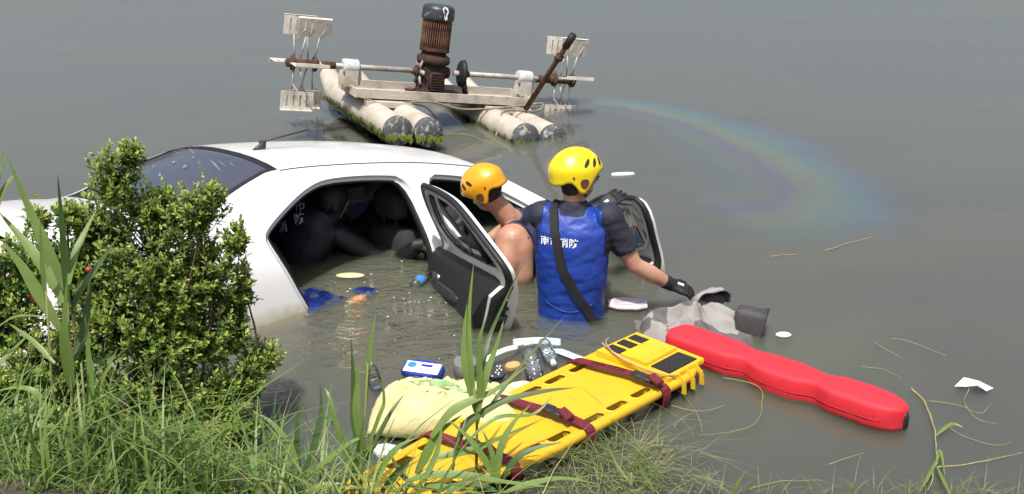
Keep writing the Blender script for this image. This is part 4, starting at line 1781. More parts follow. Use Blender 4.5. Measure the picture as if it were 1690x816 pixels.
def board_strap(u, slack, bx, word=None):
    w = .0255
    h_ = hw(u)
    path = [(-h_ - .018, -.06), (-h_ - .022, -.02), (-h_ + .0, .016), (-h_ * .75, .024 + slack * .3), (-h_ * .3, .020 + slack), (.1 * h_, .020 + slack), (h_ * .55, .022 + slack * .6), (h_ * .9, .020), (h_ + .015, .008), (h_ + .027, -.03), (h_ + .02, -.075)]
    pts = [Vector((p[0], -u + .04 * math.sin(p[0] * 6), p[1])) for p in [tuple(x) for x in catmull([Vector((a, b, 0)) for a, b in path], 4)]]
    q = MB()
    rr = []
    for i, p in enumerate(pts):
        d = (pts[min(i + 1, len(pts) - 1)] - pts[max(i - 1, 0)]).normalized()
        n = Vector((0, 1, 0)).cross(d)
        n = -n if n.z < 0 and abs(d.x) > .3 else n
        s = Vector((0, 1, 0))
        n = n.normalized() * .003
        rr.append([p - s * w - n, p + s * w - n, p + s * w + n, p - s * w + n])
    q.rings(rr)
    o = q.build('strap', MAROON, board, auto=40)
    q = MB()
    q.rings([q.ellring((bx * h_ + dx, -u + .01, .034 + slack * .6), Vector((0, 1, 0)), Z_, a, b, 12, .5) for dx, a, b in ((-.062, .018, .006), (-.055, .026, .010), (-.01, .027, .012), (.0, .022, .009), (.012, .027, .012), (.045, .026, .011), (.052, .02, .007))])
    q.build('buckle', BLACKP, o)
    q = MB()
    q.rings([[Vector((bx * h_ + .04 + dx, -u + .01 + dy, .05 + slack * .6 + dz)) for dx, dy, dz in ((0, -.022, 0), (0, .022, 0), (0, .022, .012), (0, -.022, .012))], [Vector((bx * h_ + .10 + dx, -u + .0 + dy, .036 + slack * .6 + dz)) for dx, dy, dz in ((0, -.024, 0), (0, .024, 0), (0, .024, .012), (0, -.024, .012))]])
    q.build('strap_tail', MAROON, o, smooth=False)
    if word:
        me = text_mesh(word, .046, bold=.0004)
        for v in me.vertices:
            x = -h_ * .20 + v.co.x
            z = min(pts, key=lambda p: abs(p.x - x) + (10 if p.z < 0 else 0)).z
            v.co = Vector((x, -u + .04 * math.sin(x * 6) + v.co.y, z + .0055))
        link('strap_lettering', me, PRINTR, o, smooth=False)
    return o


board_strap(.375, .012, .62, 'WATCH')
board_strap(.90, .010, .30)
board_strap(1.33, .006, .20)
# head immobiliser base
q = MB()
q.rings([[Vector((x * k, y, z)) for x, y in offset_poly(dense([(-.205, .035), (.205, .02), (.215, -.27), (-.21, -.27)], .05), .0)] for z, k in ((.002, 1.0), (.022, 1.0), (.027, .98))])
hp_ = q.build('head_base', YPAD, board, auto=40)
q = MB()
q.rings([[Vector((x, y, z)) for x, y in [(-.085 * k, .0), (.065 * k, .0), (.068 * k, -.245), (-.088 * k, -.245)]] for z, k in ((.02, 1.0), (.038, 1.0), (.043, .95))])
q.build('head_block', YPAD, hp_, auto=40)
for cx, cy, sx, sy in ((.137, -.125, .105, .215), (-.140, -.03, .085, .055), (-.143, -.115, .085, .055), (-.146, -.20, .085, .055)):
    q = MB()
    q.box((cx, cy, .029), (sx, sy, .008))
    q.build('velcro_patch', VELCRO, hp_, smooth=False)
for cy in (-.06, -.13, -.20):
    q = MB()
    q.bar((.205, cy, .022), (.252, cy - .005, -.006), .022, .006, Vector((0, 1, 0)))
    q.bar((.252, cy - .005, -.004), (.258, cy - .005, -.06), .022, .006, Vector((0, 1, 0)))
    q.build('side_tab', YPAD, hp_, smooth=False)
q = MB()
q.tube(catmull([(-.24, -.19, .03), (-.12, -.255, .042), (.05, -.285, .036), (.18, -.28, .04), (.23, -.22, .03)], 5), .004, 6)
q.tube(catmull([(-.25, -.12, .03), (-.2, -.21, .05), (-.1, -.27, .045), (.0, -.285, .036)], 5), .003, 6)
q.build('elastic_cord', mat('beige_cord', (.42, .33, .17), .8), hp_)

# ------------------------------------------------------------------ red rescue tube
A_, B_ = Vector((.785, 5.20, .045)), Vector((1.70, 4.385, .040))
dt = (B_ - A_).normalized()
sdv = dt.cross(Z_).normalized()
q = MB()
rr = []
for k in range(49):
    t = k / 48
    w = .096 - .034 * math.exp(-((t - .37) / .05) ** 2) - .032 * math.exp(-((t - .665) / .05) ** 2)
    endk = min(1, (.15 + .85 * math.sqrt(min(1, t / .045))), (.25 + .75 * math.sqrt(min(1, (1 - t) / .10))))
    hh = .062 * (1 if 0 < t < 1 else .9)
    p = A_.lerp(B_, t) + Vector((0, 0, .004 * math.sin(t * 9)))
    rr.append(q.ellring(p, sdv, Z_, w * endk, hh * (.75 + .25 * endk), 28, .34))
q.rings(rr)
me = q.mesh('rescue_tube')
nn = [v.normal.copy() for v in me.vertices]
for v, n_ in zip(me.vertices, nn):
    v.co += n_ * (.0035 * noise.noise(v.co * 14) + .002 * noise.noise(v.co * 40))
tube_o = tag(link('rescue_tube', me, REDT), 'long red foam rescue tube with two narrow waists floating beside the board', 'rescue tube')
q = MB()
q.rings([q.ellring(B_ + dt * d + Vector((0, 0, -.012)), sdv, Z_, a, b, 14, .5) for d, a, b in ((-.03, .014, .040), (.006, .015, .038), (.012, .01, .03))])
q.build('black_end_loop', RUBBER, tube_o)
for side in (-1, 1):
    q = MB()
    pts = []
    for k in range(3, 46):
        ring = rr[k]
        c = sum(ring, Vector()) / len(ring)
        wk = max((p - c).dot(sdv) for p in ring)
        pts.append(c + sdv * side * (wk + .0005) + Vector((0, 0, -.012)))
    q.tube(pts, .0022, 6)
    q.build('moulding_line', mat('darker_red_groove', (.38, .006, .012), .6) if 'darker_red_groove' not in MATS else MATS['darker_red_groove'], tube_o)

# ------------------------------------------------------------------ grey jacket bundled on the water
jc = Vector((.93, 5.34, 0))
q = MB()
rows = []
n1, n2 = 90, 90
for i in range(n1):
    row = []
    for j in range(n2):
        a, b = (i / (n1 - 1) - .5) * 2, (j / (n2 - 1) - .5) * 2
        x, y = a * .29, b * .23
        rad = math.sqrt((a * .95) ** 2 + b * b)
        d = max(0, 1 - rad ** 2.2)
        ridg = 0
        wx, wy = x + .05 * noise.noise(Vector((x * 5, y * 5, 2))), y + .05 * noise.noise(Vector((x * 5, y * 5, 7)))
        for f, amp in ((4.0, .12), (8.5, .062), (18, .016)):
            nv = noise.noise(Vector((wx * f + 3 + wy * f * .6, wy * f * .75, f)))
            ridg += amp * (max(0, 1 - math.sqrt(nv * nv + .0025) * 2.4) - .35)
        z = -.05 + .15 * d ** .6 + ridg * (0.2 + .8 * d)
        row.append(jc + Vector((x + .05 * noise.noise(Vector((x * 6, y * 6, 9))), y + .05 * noise.noise(Vector((x * 6, y * 6, 4))), z)))
    rows.append(row)
q.grid(rows)
jk = tag(q.build('jacket', GREYC), 'crumpled grey jacket floating under the rescuer\'s right glove', 'jacket')
q = MB()       # hood opening: a curling band of cloth
rows = []
hcn = jc + Vector((.10, .13, .13))
for k in range(25):
    t = -.4 + (math.pi + .9) * k / 24
    ctr = hcn + Vector((.10 * math.cos(t), .03 * math.cos(t), .055 * math.sin(t)))
    o_ = Vector((.2, -.75, .4)).normalized()
    rows.append([ctr + o_ * w + Vector((0, 0, .006 * math.sin(5 * t + w * 60))) + Vector((.3 * math.cos(t), 0, math.sin(t))) * bb for w, bb in ((-.06, -.01), (-.03, .004), (.0, .010), (.03, .006), (.05, -.012))])
q.grid(rows)
o = q.build('hood', GREYC, jk)
md = o.modifiers.new('s', 'SOLIDIFY')
md.thickness = .006
q = MB()
q.rings([q.ellring(hcn + Vector((.0, .02, -.01)) + Vector((.2, -.75, .4)).normalized() * d, Vector((1, 0, .1)), Vector((0, .3, .9)), a, b, 16) for d, a, b in ((-.05, .07, .03), (.0, .085, .042), (.02, .07, .03))])
q.build('hood_lining', DGREYC, jk)
q = MB()
bc_ = jc + Vector((.285, .03, .02))
mrot = Matrix.Rotation(R(-12), 3, 'Z') @ Matrix.Rotation(R(8), 3, 'Y')
rr = []
for z, k in ((-.14, .8), (-.10, 1), (.0, 1.02), (.075, .98), (.10, .9), (.105, .6)):
    rr.append([bc_ + mrot @ (p + Vector((.022 * noise.noise(p * 20), .02 * noise.noise(p * 25), .016 * noise.noise(p * 14)))) for p in q.ellring((0, 0, z), X_, Y_, .085 * k, .06 * k, 20, .45)])
q.rings(rr)
q.build('dark_pocket', DGREYC, jk)
# ------------------------------------------------------------------ cream sack at the bank edge
SC = Vector((-.275, 4.46, 0))
rot_s = Matrix.Rotation(R(-6), 3, 'Z')


def sack_pt(a, b, top=True, lift=0.0):
    """a, b in -1..1"""
    e = max(0, (1 - abs(a) ** 3.2)) ** .55 * max(0, (1 - abs(b) ** 3.0)) ** .55
    x, y = a * .34 * (1 - .05 * b * b), b * .225 * (1 - .08 * a * a)
    bmp = .030 * noise.noise(Vector((a * 2.1 + 5, b * 2.0, 1))) + .010 * noise.noise(Vector((a * 6, b * 6, 2))) + .026 * (1 - 2.5 * abs(noise.noise(Vector((a * 3.5 + b * 2, b * 4.5, 5))))) + .012 * (1 - 2.5 * abs(noise.noise(Vector((a * 9 - b * 5, b * 9, 8)))))
    z = (.115 * e + bmp * e) if top else -.06 * e
    return SC + rot_s @ Vector((x, y, z + .02 + .04 * (-b) * e + lift))


q = MB()
n_ = 64
q.grid([[sack_pt(-1 + 2 * i / n_, -1 + 2 * j / n_) for j in range(n_ + 1)] for i in range(n_ + 1)])
q.grid([[sack_pt(-1 + 2 * i / n_, -1 + 2 * j / n_, False) for j in range(n_ + 1)] for i in range(n_ + 1)])
sk = tag(q.build('sack', SACK, merge=.001), 'bulging cream yellow woven sack with green leaf print beside the spine board', 'sack')


def on_sack(pts, name, m):
    q = MB()
    vo, fo = fill2d(pts, (), .06)
    q.add([sack_pt(p.x, p.y - .38, True, .004) for p in vo], fo)
    return q.build(name, m, sk, fix=False)


on_sack(dense(rounded([(-.62, .62), (-.30, .72), (.05, .55), (.20, .20), (.02, .30), (-.15, .44), (-.38, .50)], 2), .06), 'leaf_print', SACKG)
on_sack(dense(rounded([(-.30, .45), (-.05, .30), (.30, .16), (.42, .02), (.10, .10), (-.20, .26)], 2), .06), 'leaf_print', SACKG)
for ca, cb, wa, wb in ((.02, .74, .07, .035), (.20, .70, .06, .035), (.36, .62, .05, .04), (.46, .48, .05, .05), (.56, .30, .04, .06), (-.40, .02, .10, .03), (-.25, -.08, .08, .03), (-.05, -.02, .06, .03)):
    on_sack(dense([(ca - wa, cb - wb), (ca + wa, cb - wb * .8), (ca + wa, cb + wb * .9), (ca - wa, cb + wb)], .05), 'faded_print', SACKT)

# ------------------------------------------------------------------ litter on the water
def slab(name, px, py, sx, sy, sz, yaw, tilt, m, z=.0, roll=0.0):
    p = at(px, py, z)
    q = MB()
    q.rings([[Vector((x, y, zz)) for x, y in rounded([(-sx / 2 * k, -sy / 2 * k), (sx / 2 * k, -sy / 2 * k), (sx / 2 * k, sy / 2 * k), (-sx / 2 * k, sy / 2 * k)], 1)] for zz, k in ((-sz / 2, .9), (-sz / 4, 1), (sz / 4, 1), (sz / 2, .93))])
    o = q.build(name, m, auto=50)
    o.location = p
    o.rotation_euler = (R(tilt), R(roll), R(yaw))
    return o


def decal(parent, pts, z, m, name='print'):
    q = MB()
    q.rings([[Vector((x, y, z)) for x, y in pts], [Vector((x, y, z + .0012)) for x, y in pts]])
    return q.build(name, m, parent, smooth=False)


def rect(cx, cy, w, h):
    return [(cx - w / 2, cy - h / 2), (cx + w / 2, cy - h / 2), (cx + w / 2, cy + h / 2), (cx - w / 2, cy + h / 2)]


pk = tag(slab('packet', 698, 613, .20, .115, .045, -16, 14, BLUEPR, .03), 'white and dark blue packet with round blue emblem floating behind the sack', 'packet')
decal(pk, rect(0, .0, .172, .075), .0215, WHITEPL, 'white_panel')
decal(pk, [(-.055 + .022 * math.cos(t), .012 + .020 * math.sin(t)) for t in [k * math.pi / 8 for k in range(16)]], .0228, BLUEPR2, 'round_emblem')
decal(pk, rect(.018, .016, .055, .016), .0228, BLUEPR, 'print_block')
decal(pk, rect(.012, -.010, .06, .008), .0228, GREYPR, 'print_line')
decal(pk, rect(.03, -.022, .08, .006), .0228, GREYPR, 'print_line')
tr_ = tag(slab('tray', 768, 607, .115, .11, .07, 8, 6, PETF, .03), 'clear crumpled plastic tray between the packet and the bottles', 'tray')
for k in range(5):
    decal(tr_, rect(-.04 + .02 * k, 0, .006, .09), .036, PETF, 'rib')
m1 = MB()
rows = [[at(847 + 78 * i / 8, 572 - 12 * j / 4 - 3 * math.sin(i / 8 * 3), .03 + .012 * math.sin(i * 1.1) + .008 * j) for j in range(5)] for i in range(9)]
m1.grid(rows)
o = m1.build('face_mask', MASKB)
o.modifiers.new('s', 'SOLIDIFY').thickness = .004
tag(o, 'pale blue fabric mask folded on the water behind the bottles', 'mask')
m1 = MB()
rows = [[at(912 + 54 * i / 8, 570 + 20 * i / 8 + 10 * j / 3, .018 + .004 * math.sin(i * .9 + j)) for j in range(4)] for i in range(9)]
m1.grid(rows)
o = m1.build('paper_strip', MASKB)
o.modifiers.new('s', 'SOLIDIFY').thickness = .003
tag(o, 'pale blue printed strip pointing from the bottles to the spine board', 'paper')
m1 = MB()
rows = [[at(800 + 58 * i / 8, 600 - 22 * i / 8 - 9 * j / 3 - 5 * math.sin(i / 8 * 3.1), .02 + .03 * math.sin(i / 8 * 3.1) + .006 * j) for j in range(4)] for i in range(9)]
m1.grid(rows)
o = m1.build('plastic_plate', WHITEPL)
o.modifiers.new('s', 'SOLIDIFY').thickness = .003
tag(o, 'curled white plastic plate piece leaning left of the two bottles', 'plate')


def bottle(p, axis_, ln, r, label, cap_m, lab_m=None):
    rt = axis_.normalized().to_track_quat('Z', 'Y').to_matrix()
    q = MB()
    k = ln
    q.lathe([(r * .55, 0), (r * .9, .004), (r, .02 * k / .2), (r, .05 * k / .2), (r * .93, .055 * k / .2), (r, .06 * k / .2), (r, .075 * k / .2), (r * .93, .08 * k / .2), (r, .085 * k / .2), (r, .11 * k / .2), (r * .94, .115 * k / .2), (r, .12 * k / .2), (r * .95, .145 * k / .2), (r * .7, .165 * k / .2), (r * .4, .18 * k / .2), (r * .36, .19 * k / .2)], p, 22, rot=rt)
    o = q.build('bottle', PET)
    tag(o, label, 'bottle', 'clear plastic bottles floating by the board')
    q = MB()
    q.lathe([(r * .42, .186 * k / .2), (r * .44, .19 * k / .2), (r * .44, .21 * k / .2), (r * .36, .213 * k / .2)], p, 16, rot=rt)
    q.build('cap', cap_m, o)
    if lab_m:
        q = MB()
        q.lathe([(r * 1.01, .05 * k / .2), (r * 1.01, .11 * k / .2)], p, 22, rot=rt, cap=False)
        q.build('bottle_label', lab_m, o)
    return o


bottle(at(884, 622, .03), Vector((-.12, .55, .30)), .19, .042, 'wide clear plastic bottle lying against the left edge of the spine board', WHITEPL)
bottle(at(897, 566, .05), Vector((.12, -.55, -.04)), .20, .033, 'slim clear plastic bottle behind the wide one with neck towards the board', WHITEPL)
bottle(at(622, 640, .0), Vector((-.1, -.2, .6)), .16, .032, 'clear plastic bottle upright at the left end of the sack', WHITEPL)
bottle(at(654, 640, .0), Vector((.5, -.1, .2)), .15, .030, 'clear plastic bottle lying just behind the left half of the sack', WHITEPL)
bb = bottle(at(682, 474, .0), Vector((.45, .75, .18)), .15, .032, 'small bottle with a blue label bobbing beside the open rear door', BLACKP, BLUEPR2)
dp = tag(slab('snack_packet', 818, 616, .085, .075, .03, 20, 30, DARKPACK, .04), 'small black packet with white dots beside the wide bottle', 'packet')
random.seed(2)
for k in range(9):
    cx, cy = random.uniform(-.03, .03), random.uniform(-.027, .027)
    decal(dp, [(cx + .004 * math.cos(t), cy + .004 * math.sin(t)) for t in [j * math.pi / 3 for j in range(6)]], .0145, WHITEPL, 'dot')
tag(slab('sponge', 846, 606, .075, .05, .03, 30, 10, mat('ochre_sponge', (.50, .30, .11), .8, bump=.5), .03), 'ochre sponge piece wedged between plate and wide bottle', 'sponge')
tag(slab('cream_lid', 858, 638, .11, .06, .014, 20, 12, mat('cream_plastic', (.60, .54, .40), .5), .05), 'cream plastic lid tucked between sack and spine board', 'lid')  # a loose lid of cream plastic
tag(slab('foam_box_piece', 640, 747, .11, .075, .03, -20, 8, FOAMW, .08), 'white foam piece stuck in the grass below the sack', 'foam piece')
tag(slab('foam_strip', 1028, 288, .17, .045, .02, 8, 0, FOAMW, .005), 'pale foam strip floating alone right of the yellow helmet', 'foam strip')
tag(slab('foam_scrap', 890, 444, .055, .05, .03, 20, 0, FOAMW, .01), 'small white foam scrap floating left of the blue vest', 'foam scrap')
q = MB()
q.ball(at(1293, 553, .006), (.042, .026, .014))
q.ball(at(1293, 553, .012), (.022, .012, .012))
tag(q.build('white_disc', WHITEPL), 'small white oval lid floating above the red tube', 'lid')
# crumpled white paper far right
q = MB()
pc = at(1606, 640, 0)
prof = [(-.085, .005, .004), (-.03, .045, .03), (.0, .015, .035), (.035, .03, .02), (.09, -.012, .004), (.045, -.045, .006), (.005, -.03, .028), (-.035, -.012, .012)]
q.add([pc + Vector(p) for p in prof], [(0, 1, 2, 7), (2, 3, 4, 5, 6), (2, 6, 7)])
o = q.build('paper_scrap', WHITEPL, smooth=False)
o.modifiers.new('s', 'SOLIDIFY').thickness = .002
tag(o, 'folded white paper scrap floating at the far right of the pond', 'paper')
decal_q = MB()
decal_q.add([pc + Vector(p) for p in ((-.05, .016, .019), (-.02, .03, .031), (-.005, .012, .034), (-.03, .0, .0215))], [(0, 1, 2, 3)])
decal_q.build('stain', PALEY, o, smooth=False)
# labelled clear pouch between the blue vest and the jacket
pl = tag(slab('medical_pouch', 1036, 502, .21, .10, .02, -4, 12, PINKW, .02), 'pale pink printed pouch floating between the blue vest and the grey jacket', 'pouch')
for k, (w, c) in enumerate(((.11, -.02), (.09, -.03), (.06, -.045), (.10, -.025))):
    decal(pl, rect(c, .022 - .014 * k, w, .005),   .0102, GREYPR, 'print_line')
decal(pl, rect(.066, .008, .045, .05), .0102, mat('lilac_print', (.34, .36, .48), .5), 'print_block')
# things drifting at the rear door
q = MB()
q.ball(at(578, 455, .004), (.085, .035, .012), n=16)
tag(q.build('yellow_disc', PALEY), 'pale yellow oval lid floating inside the rear doorway', 'lid')


def wet_cloth(pix, label, m, amp=.02, cat='cloth'):
    """a sodden cloth with humps, drawn between two edges given in pixels on the water"""
    q = MB()
    rows = []
    n_ = 22
    for i in range(n_):
        t = i / (n_ - 1)
        a = [Vector((*p, 0)) for p in pix[0]]
        b = [Vector((*p, 0)) for p in pix[1]]
        ca, cb_ = catmull(a, 10), catmull(b, 10)
        pa_, pb_ = ca[int(t * (len(ca) - 1))], cb_[int(t * (len(cb_) - 1))]
        row = []
        for j in range(12):
            u = j / 11
            p = pa_.lerp(pb_, u)
            w = at(p.x, p.y, 0)
            e = math.sin(math.pi * min(1, max(0, u))) ** .6 * math.sin(math.pi * (.06 + .88 * t)) ** .5
            w.z = -.022 + .030 * e + amp * noise.noise(Vector((w.x * 14, w.y * 14, 3))) * e + .4 * amp * noise.noise(Vector((w.x * 40, w.y * 40, 3))) * e
            row.append(w)
        rows.append(row)
    q.grid(rows)
    o = q.build('wet_cloth', m)
    o.modifiers.new('s', 'SOLIDIFY').thickness = .004
    return tag(o, label, cat)


wet_cloth([[(488, 470), (520, 468), (545, 478), (575, 488)], [(486, 506), (505, 516), (530, 508), (566, 496)]], 'sodden dark blue cloth floating under the rear corner of the car door opening', BLUECL, .03)
wet_cloth([[(576, 474), (600, 470), (623, 472)], [(584, 484), (604, 486), (622, 482)]], 'small strip of sodden blue cloth drifting in the rear doorway', BLUECL, .015)
wet_cloth([[(574, 490), (592, 488), (606, 488)], [(576, 498), (592, 496), (606, 493)]], 'small orange scrap drifting next to the blue cloth', ORANGEC, .02, 'scrap')
# white flecks for bubbles and painted sparkle on the stirred water
random.seed(8)
q = MB()
for k in range(55):
    r_ = abs(random.gauss(0, .45))
    a = random.uniform(0, 6.28)
    x, y = -.55 + r_ * 1.2 * math.cos(a), 5.75 + r_ * .9 * math.sin(a)
    s_ = random.choice((.0015, .002, .0025, .004))
    q.ball((x, y, .001), (s_ * random.uniform(1, 2.2), s_, s_ * .5), n=6, m=4)
tag(q.build('water_flecks', FOAMW), 'white flecks of foam and painted sparkle on the stirred water', None, None, 'stuff')

# ------------------------------------------------------------------ rainbow oil film
path = [at(*p) for p in ((940, 166), (1040, 180), (1130, 206), (1225, 243), (1295, 280), (1325, 312), (1300, 342), (1235, 358), (1180, 366))]
pc_ = np.array([tuple(p)[:2] for p in catmull(path, 10)])
q = MB()
nx, ny = 110, 110
corner = [at(930, 140), at(1530, 150), at(1560, 420), at(1000, 420)]
vals = []
rows = []
for j in range(ny + 1):
    row = []
    for i in range(nx + 1):
        s_, t_ = i / nx, j / ny
        p = corner[3].lerp(corner[2], s_).lerp(corner[0].lerp(corner[1], s_), t_)
        p.z = .0035
        d2 = ((pc_ - np.array((p.x, p.y))) ** 2).sum(1)
        k = int(d2.argmin())
        d = math.sqrt(d2[k])
        k2 = min(k + 1, len(pc_) - 1)
        k1 = max(k - 1, 0)
        tx, ty = pc_[k2] - pc_[k1]
        side = 1 if (tx * (p.y - pc_[k][1]) - ty * (p.x - pc_[k][0])) > 0 else -1
        wob = .16 * noise.noise(Vector((p.x * 1.1, p.y * .7, 0))) + .10 * noise.noise(Vector((p.x * 2.6, p.y * 1.5, 4))) + .05 * noise.noise(Vector((p.x * 7, p.y * 4, 4)))
        wid = .55 + .75 * min(1, k / 50)
        sd = side * d / wid + wob
        edge = min(1, 6 * min(s_, 1 - s_, t_, 1 - t_))
        endf = min(1, k / 8 + .7) * min(1, (len(pc_) - 1 - k) / 10 + .15)
        al = math.exp(-((sd - .02) / .55) ** 2) * edge * endf
        vals.append((sd, al))
        row.append(p)
    rows.append(row)
q.grid(rows)
me = q.mesh('oil_film', fix=False)
a1 = me.attributes.new('film', 'FLOAT', 'POINT')
a2 = me.attributes.new('cover', 'FLOAT', 'POINT')
a1.data.foreach_set('value', [v[0] for v in vals])
a2.data.foreach_set('value', [v[1] for v in vals])
om = bpy.data.materials.new('oil_film')
om.use_nodes = True
N, L = om.node_tree.nodes, om.node_tree.links
N.remove(N['Principled BSDF'])
at1 = N.new('ShaderNodeAttribute')
at1.attribute_name = 'film'
at2 = N.new('ShaderNodeAttribute')
at2.attribute_name = 'cover'
mr = N.new('ShaderNodeMapRange')
mr.inputs[1].default_value = -.95
mr.inputs[2].default_value = .85
L.new(at1.outputs['Fac'], mr.inputs[0])
rp = N.new('ShaderNodeValToRGB')
cr = rp.color_ramp
stops = [(0, (.36, .34, .30)), (.08, (.42, .38, .32)), (.15, (.40, .50, .36)), (.21, (.62, .60, .40)), (.26, (.62, .48, .46)), (.31, (.42, .52, .44)), (.37, (.60, .62, .40)), (.43, (.66, .50, .44)), (.48, (.54, .46, .52)), (.53, (.76, .62, .42)), (.60, (.76, .78, .44)), (.67, (.48, .76, .54)), (.74, (.44, .66, .74)), (.81, (.44, .50, .60)), (.87, (.42, .34, .36)), (.94, (.42, .36, .27)), (1, (.35, .33, .30))]
cr.elements[0].position, cr.elements[0].color = 0, (*stops[0][1], 1)
cr.elements[1].position, cr.elements[1].color = 1, (*stops[-1][1], 1)
for p_, c_ in stops[1:-1]:
    e = cr.elements.new(p_)
    e.color = (*c_, 1)
L.new(mr.outputs[0], rp.inputs[0])
gl = N.new('ShaderNodeBsdfGlossy')
gl.inputs['Roughness'].default_value = .06
L.new(rp.outputs[0], gl.inputs[0])
tr = N.new('ShaderNodeBsdfTransparent')
mm = N.new('ShaderNodeMath')
mm.operation = 'MULTIPLY'
mm.inputs[1].default_value = .52
L.new(at2.outputs['Fac'], mm.inputs[0])
vm = N.new('ShaderNodeVectorMath')
vm.operation = 'SCALE'
L.new(rp.outputs[0], vm.inputs[0])
L.new(mm.outputs[0], vm.inputs['Scale'])
L.new(vm.outputs[0], gl.inputs[0])
tc_ = N.new('ShaderNodeMapRange')           # the film lets a little less through where it is thick
tc_.inputs[3].default_value = 1.0
tc_.inputs[4].default_value = .80
L.new(at2.outputs['Fac'], tc_.inputs[0])
L.new(tc_.outputs[0], tr.inputs[0])
ms = N.new('ShaderNodeAddShader')
L.new(tr.outputs[0], ms.inputs[0])
L.new(gl.outputs[0], ms.inputs[1])
L.new(ms.outputs[0], N['Material Output'].inputs['Surface'])
tag(link('oil_film', me, om), 'rainbow coloured oil film curling over the pond at the right', None, None, 'stuff')

# ------------------------------------------------------------------ plants on the bank
def leaf_mesh(pts, width, fold=.25, name='leaf', twist=0.0):
    """a long reed leaf through 3-D points (base first), widest a third of the way up, folded along its rib"""
    pts = catmull(pts, 5 if len(pts) > 3 else 6)
    n_ = len(pts)
    vs, fs = [], []
    for i, p in enumerate(pts):
        t = i / (n_ - 1)
        w = width * .5 * (min(1, .45 + 1.8 * t) if t < .3 else max(0.02, 1 - ((t - .3) / .7) ** 1.6))
        d = (pts[min(i + 1, n_ - 1)] - pts[max(i - 1, 0)]).normalized()
        view = (Vector((0, 0, CAM_H)) - p).normalized()
        face = (Vector((.15, -.6, .75)) * .6 + view * .4).normalized()
        s = d.cross(face)
        if s.length < 1e-3:
            s = Vector((1, 0, 0))
        s.normalize()
        s = (Quaternion(d, twist * (t - .3)) @ s)
        n = s.cross(d).normalized()
        vs += [p - s * w + n * w * fold, p, p + s * w + n * w * fold]
        if i:
            b = i * 3
            fs += [(b - 3, b - 2, b + 1, b), (b - 2, b - 1, b + 2, b + 1)]
    me = bpy.data.meshes.new(name)
    me.from_pydata([tuple(v) for v in vs], [], fs)
    me.update()
    return me


def reed(label, stems, leaves, y, group='reeds on the bank', dark=0):
    """stems: list of pixel polylines; leaves: (pixel polyline base to tip, width in m, depth shift)"""
    base = aty(*stems[0][0][:2], y) if stems else aty(*leaves[0][0][0], y)
    root = empty('reed', base, (0, 0, 0), label, 'reed', group)
    for st in stems:
        q = MB()
        pts = [aty(a, b, y) - base for a, b in st]
        first = pts[0] + base
        gz = ground_z(first.x, first.y)
        if first.z > gz:
            pts = [Vector((pts[0].x, pts[0].y, gz - .02 - base.z))] + pts
        k = len(pts)
        q.tube(pts, [.0075 - .004 * i / (k - 1) for i in range(k)], 8)
        q.build('stem', STEMR, root)
    for i, (pl, w, dy) in enumerate(leaves):
        n_ = len(pl)
        pts = [aty(a, b, y + dy * (j / (n_ - 1)) + .02 * math.sin(i * 2.1)) - base for j, (a, b) in enumerate(pl)]
        me = leaf_mesh(pts, w * .78, .22, twist=.5 * math.sin(i * 1.7))
        link('leaf', me, LEAFR2 if (i + dark) % 3 == 1 else LEAFR, root)
    return root


reed('tall broad leaved reed in front of the bush with fan of long upright leaves',
     [[(120, 870), (124, 800), (122, 700), (116, 600), (112, 500)]],
     [([(112, 520), (104, 480), (72, 400), (46, 340), (11, 256)], .056, .10), ([(113, 515), (108, 440), (103, 375), (95, 288)], .036, -.05),
      ([(104, 500), (71, 440), (36, 394), (-4, 348)], .050, .12), ([(100, 545), (66, 490), (36, 440), (2, 396)], .056, .05),
      ([(116, 520), (136, 475), (164, 436), (197, 388)], .038, .12), ([(114, 470), (124, 420), (140, 384), (159, 346)], .034, .15),
      ([(118, 640), (110, 580), (108, 530), (112, 450)], .06, -.04), ([(118, 600), (136, 560), (146, 500), (150, 440)], .045, .1)], 3.50)
reed('reed left of the tallest one with narrow upright stalk and bent leaves',
     [[(98, 870), (99, 800), (95, 690), (86, 640), (76, 480)]],
     [([(76, 500), (70, 430), (66, 360)], .022, .0), ([(88, 690), (60, 720), (30, 760), (2, 800)], .030, -.06), ([(95, 668), (70, 700), (84, 705), (124, 752)], .050, -.03),
      ([(92, 700), (60, 650), (28, 640), (-6, 646)], .028, .05), ([(86, 640), (40, 690), (0, 740)], .026, .02), ([(90, 600), (50, 560), (8, 530)], .024, .1)], 3.45)
reed('short reed right of the tallest one with slanting leaf over the bush foot',
     [[(146, 870), (146, 800), (142, 700), (134, 600)]],
     [([(124, 735), (140, 686), (165, 636), (195, 573)], .040, .08), ([(146, 816), (150, 760), (148, 700)], .040, .0), ([(140, 742), (160, 760), (190, 792)], .026, -.05),
      ([(138, 690), (150, 640), (146, 580), (140, 520)], .034, .06)], 3.48)
reed('reed at the left picture edge with pointed leaves reaching over the water',
     [[(-30, 880), (-28, 700), (-20, 500)]],
     [([(-20, 400), (2, 322), (27, 285)], .032, .1), ([(-18, 330), (0, 285), (12, 240)], .03, .1), ([(-22, 620), (10, 590), (60, 540)], .03, .1), ([(-25, 560), (20, 525), (70, 522), (150, 520)], .012, .0), ([(-20, 700), (20, 660), (60, 600)], .026, .0)], 3.52)
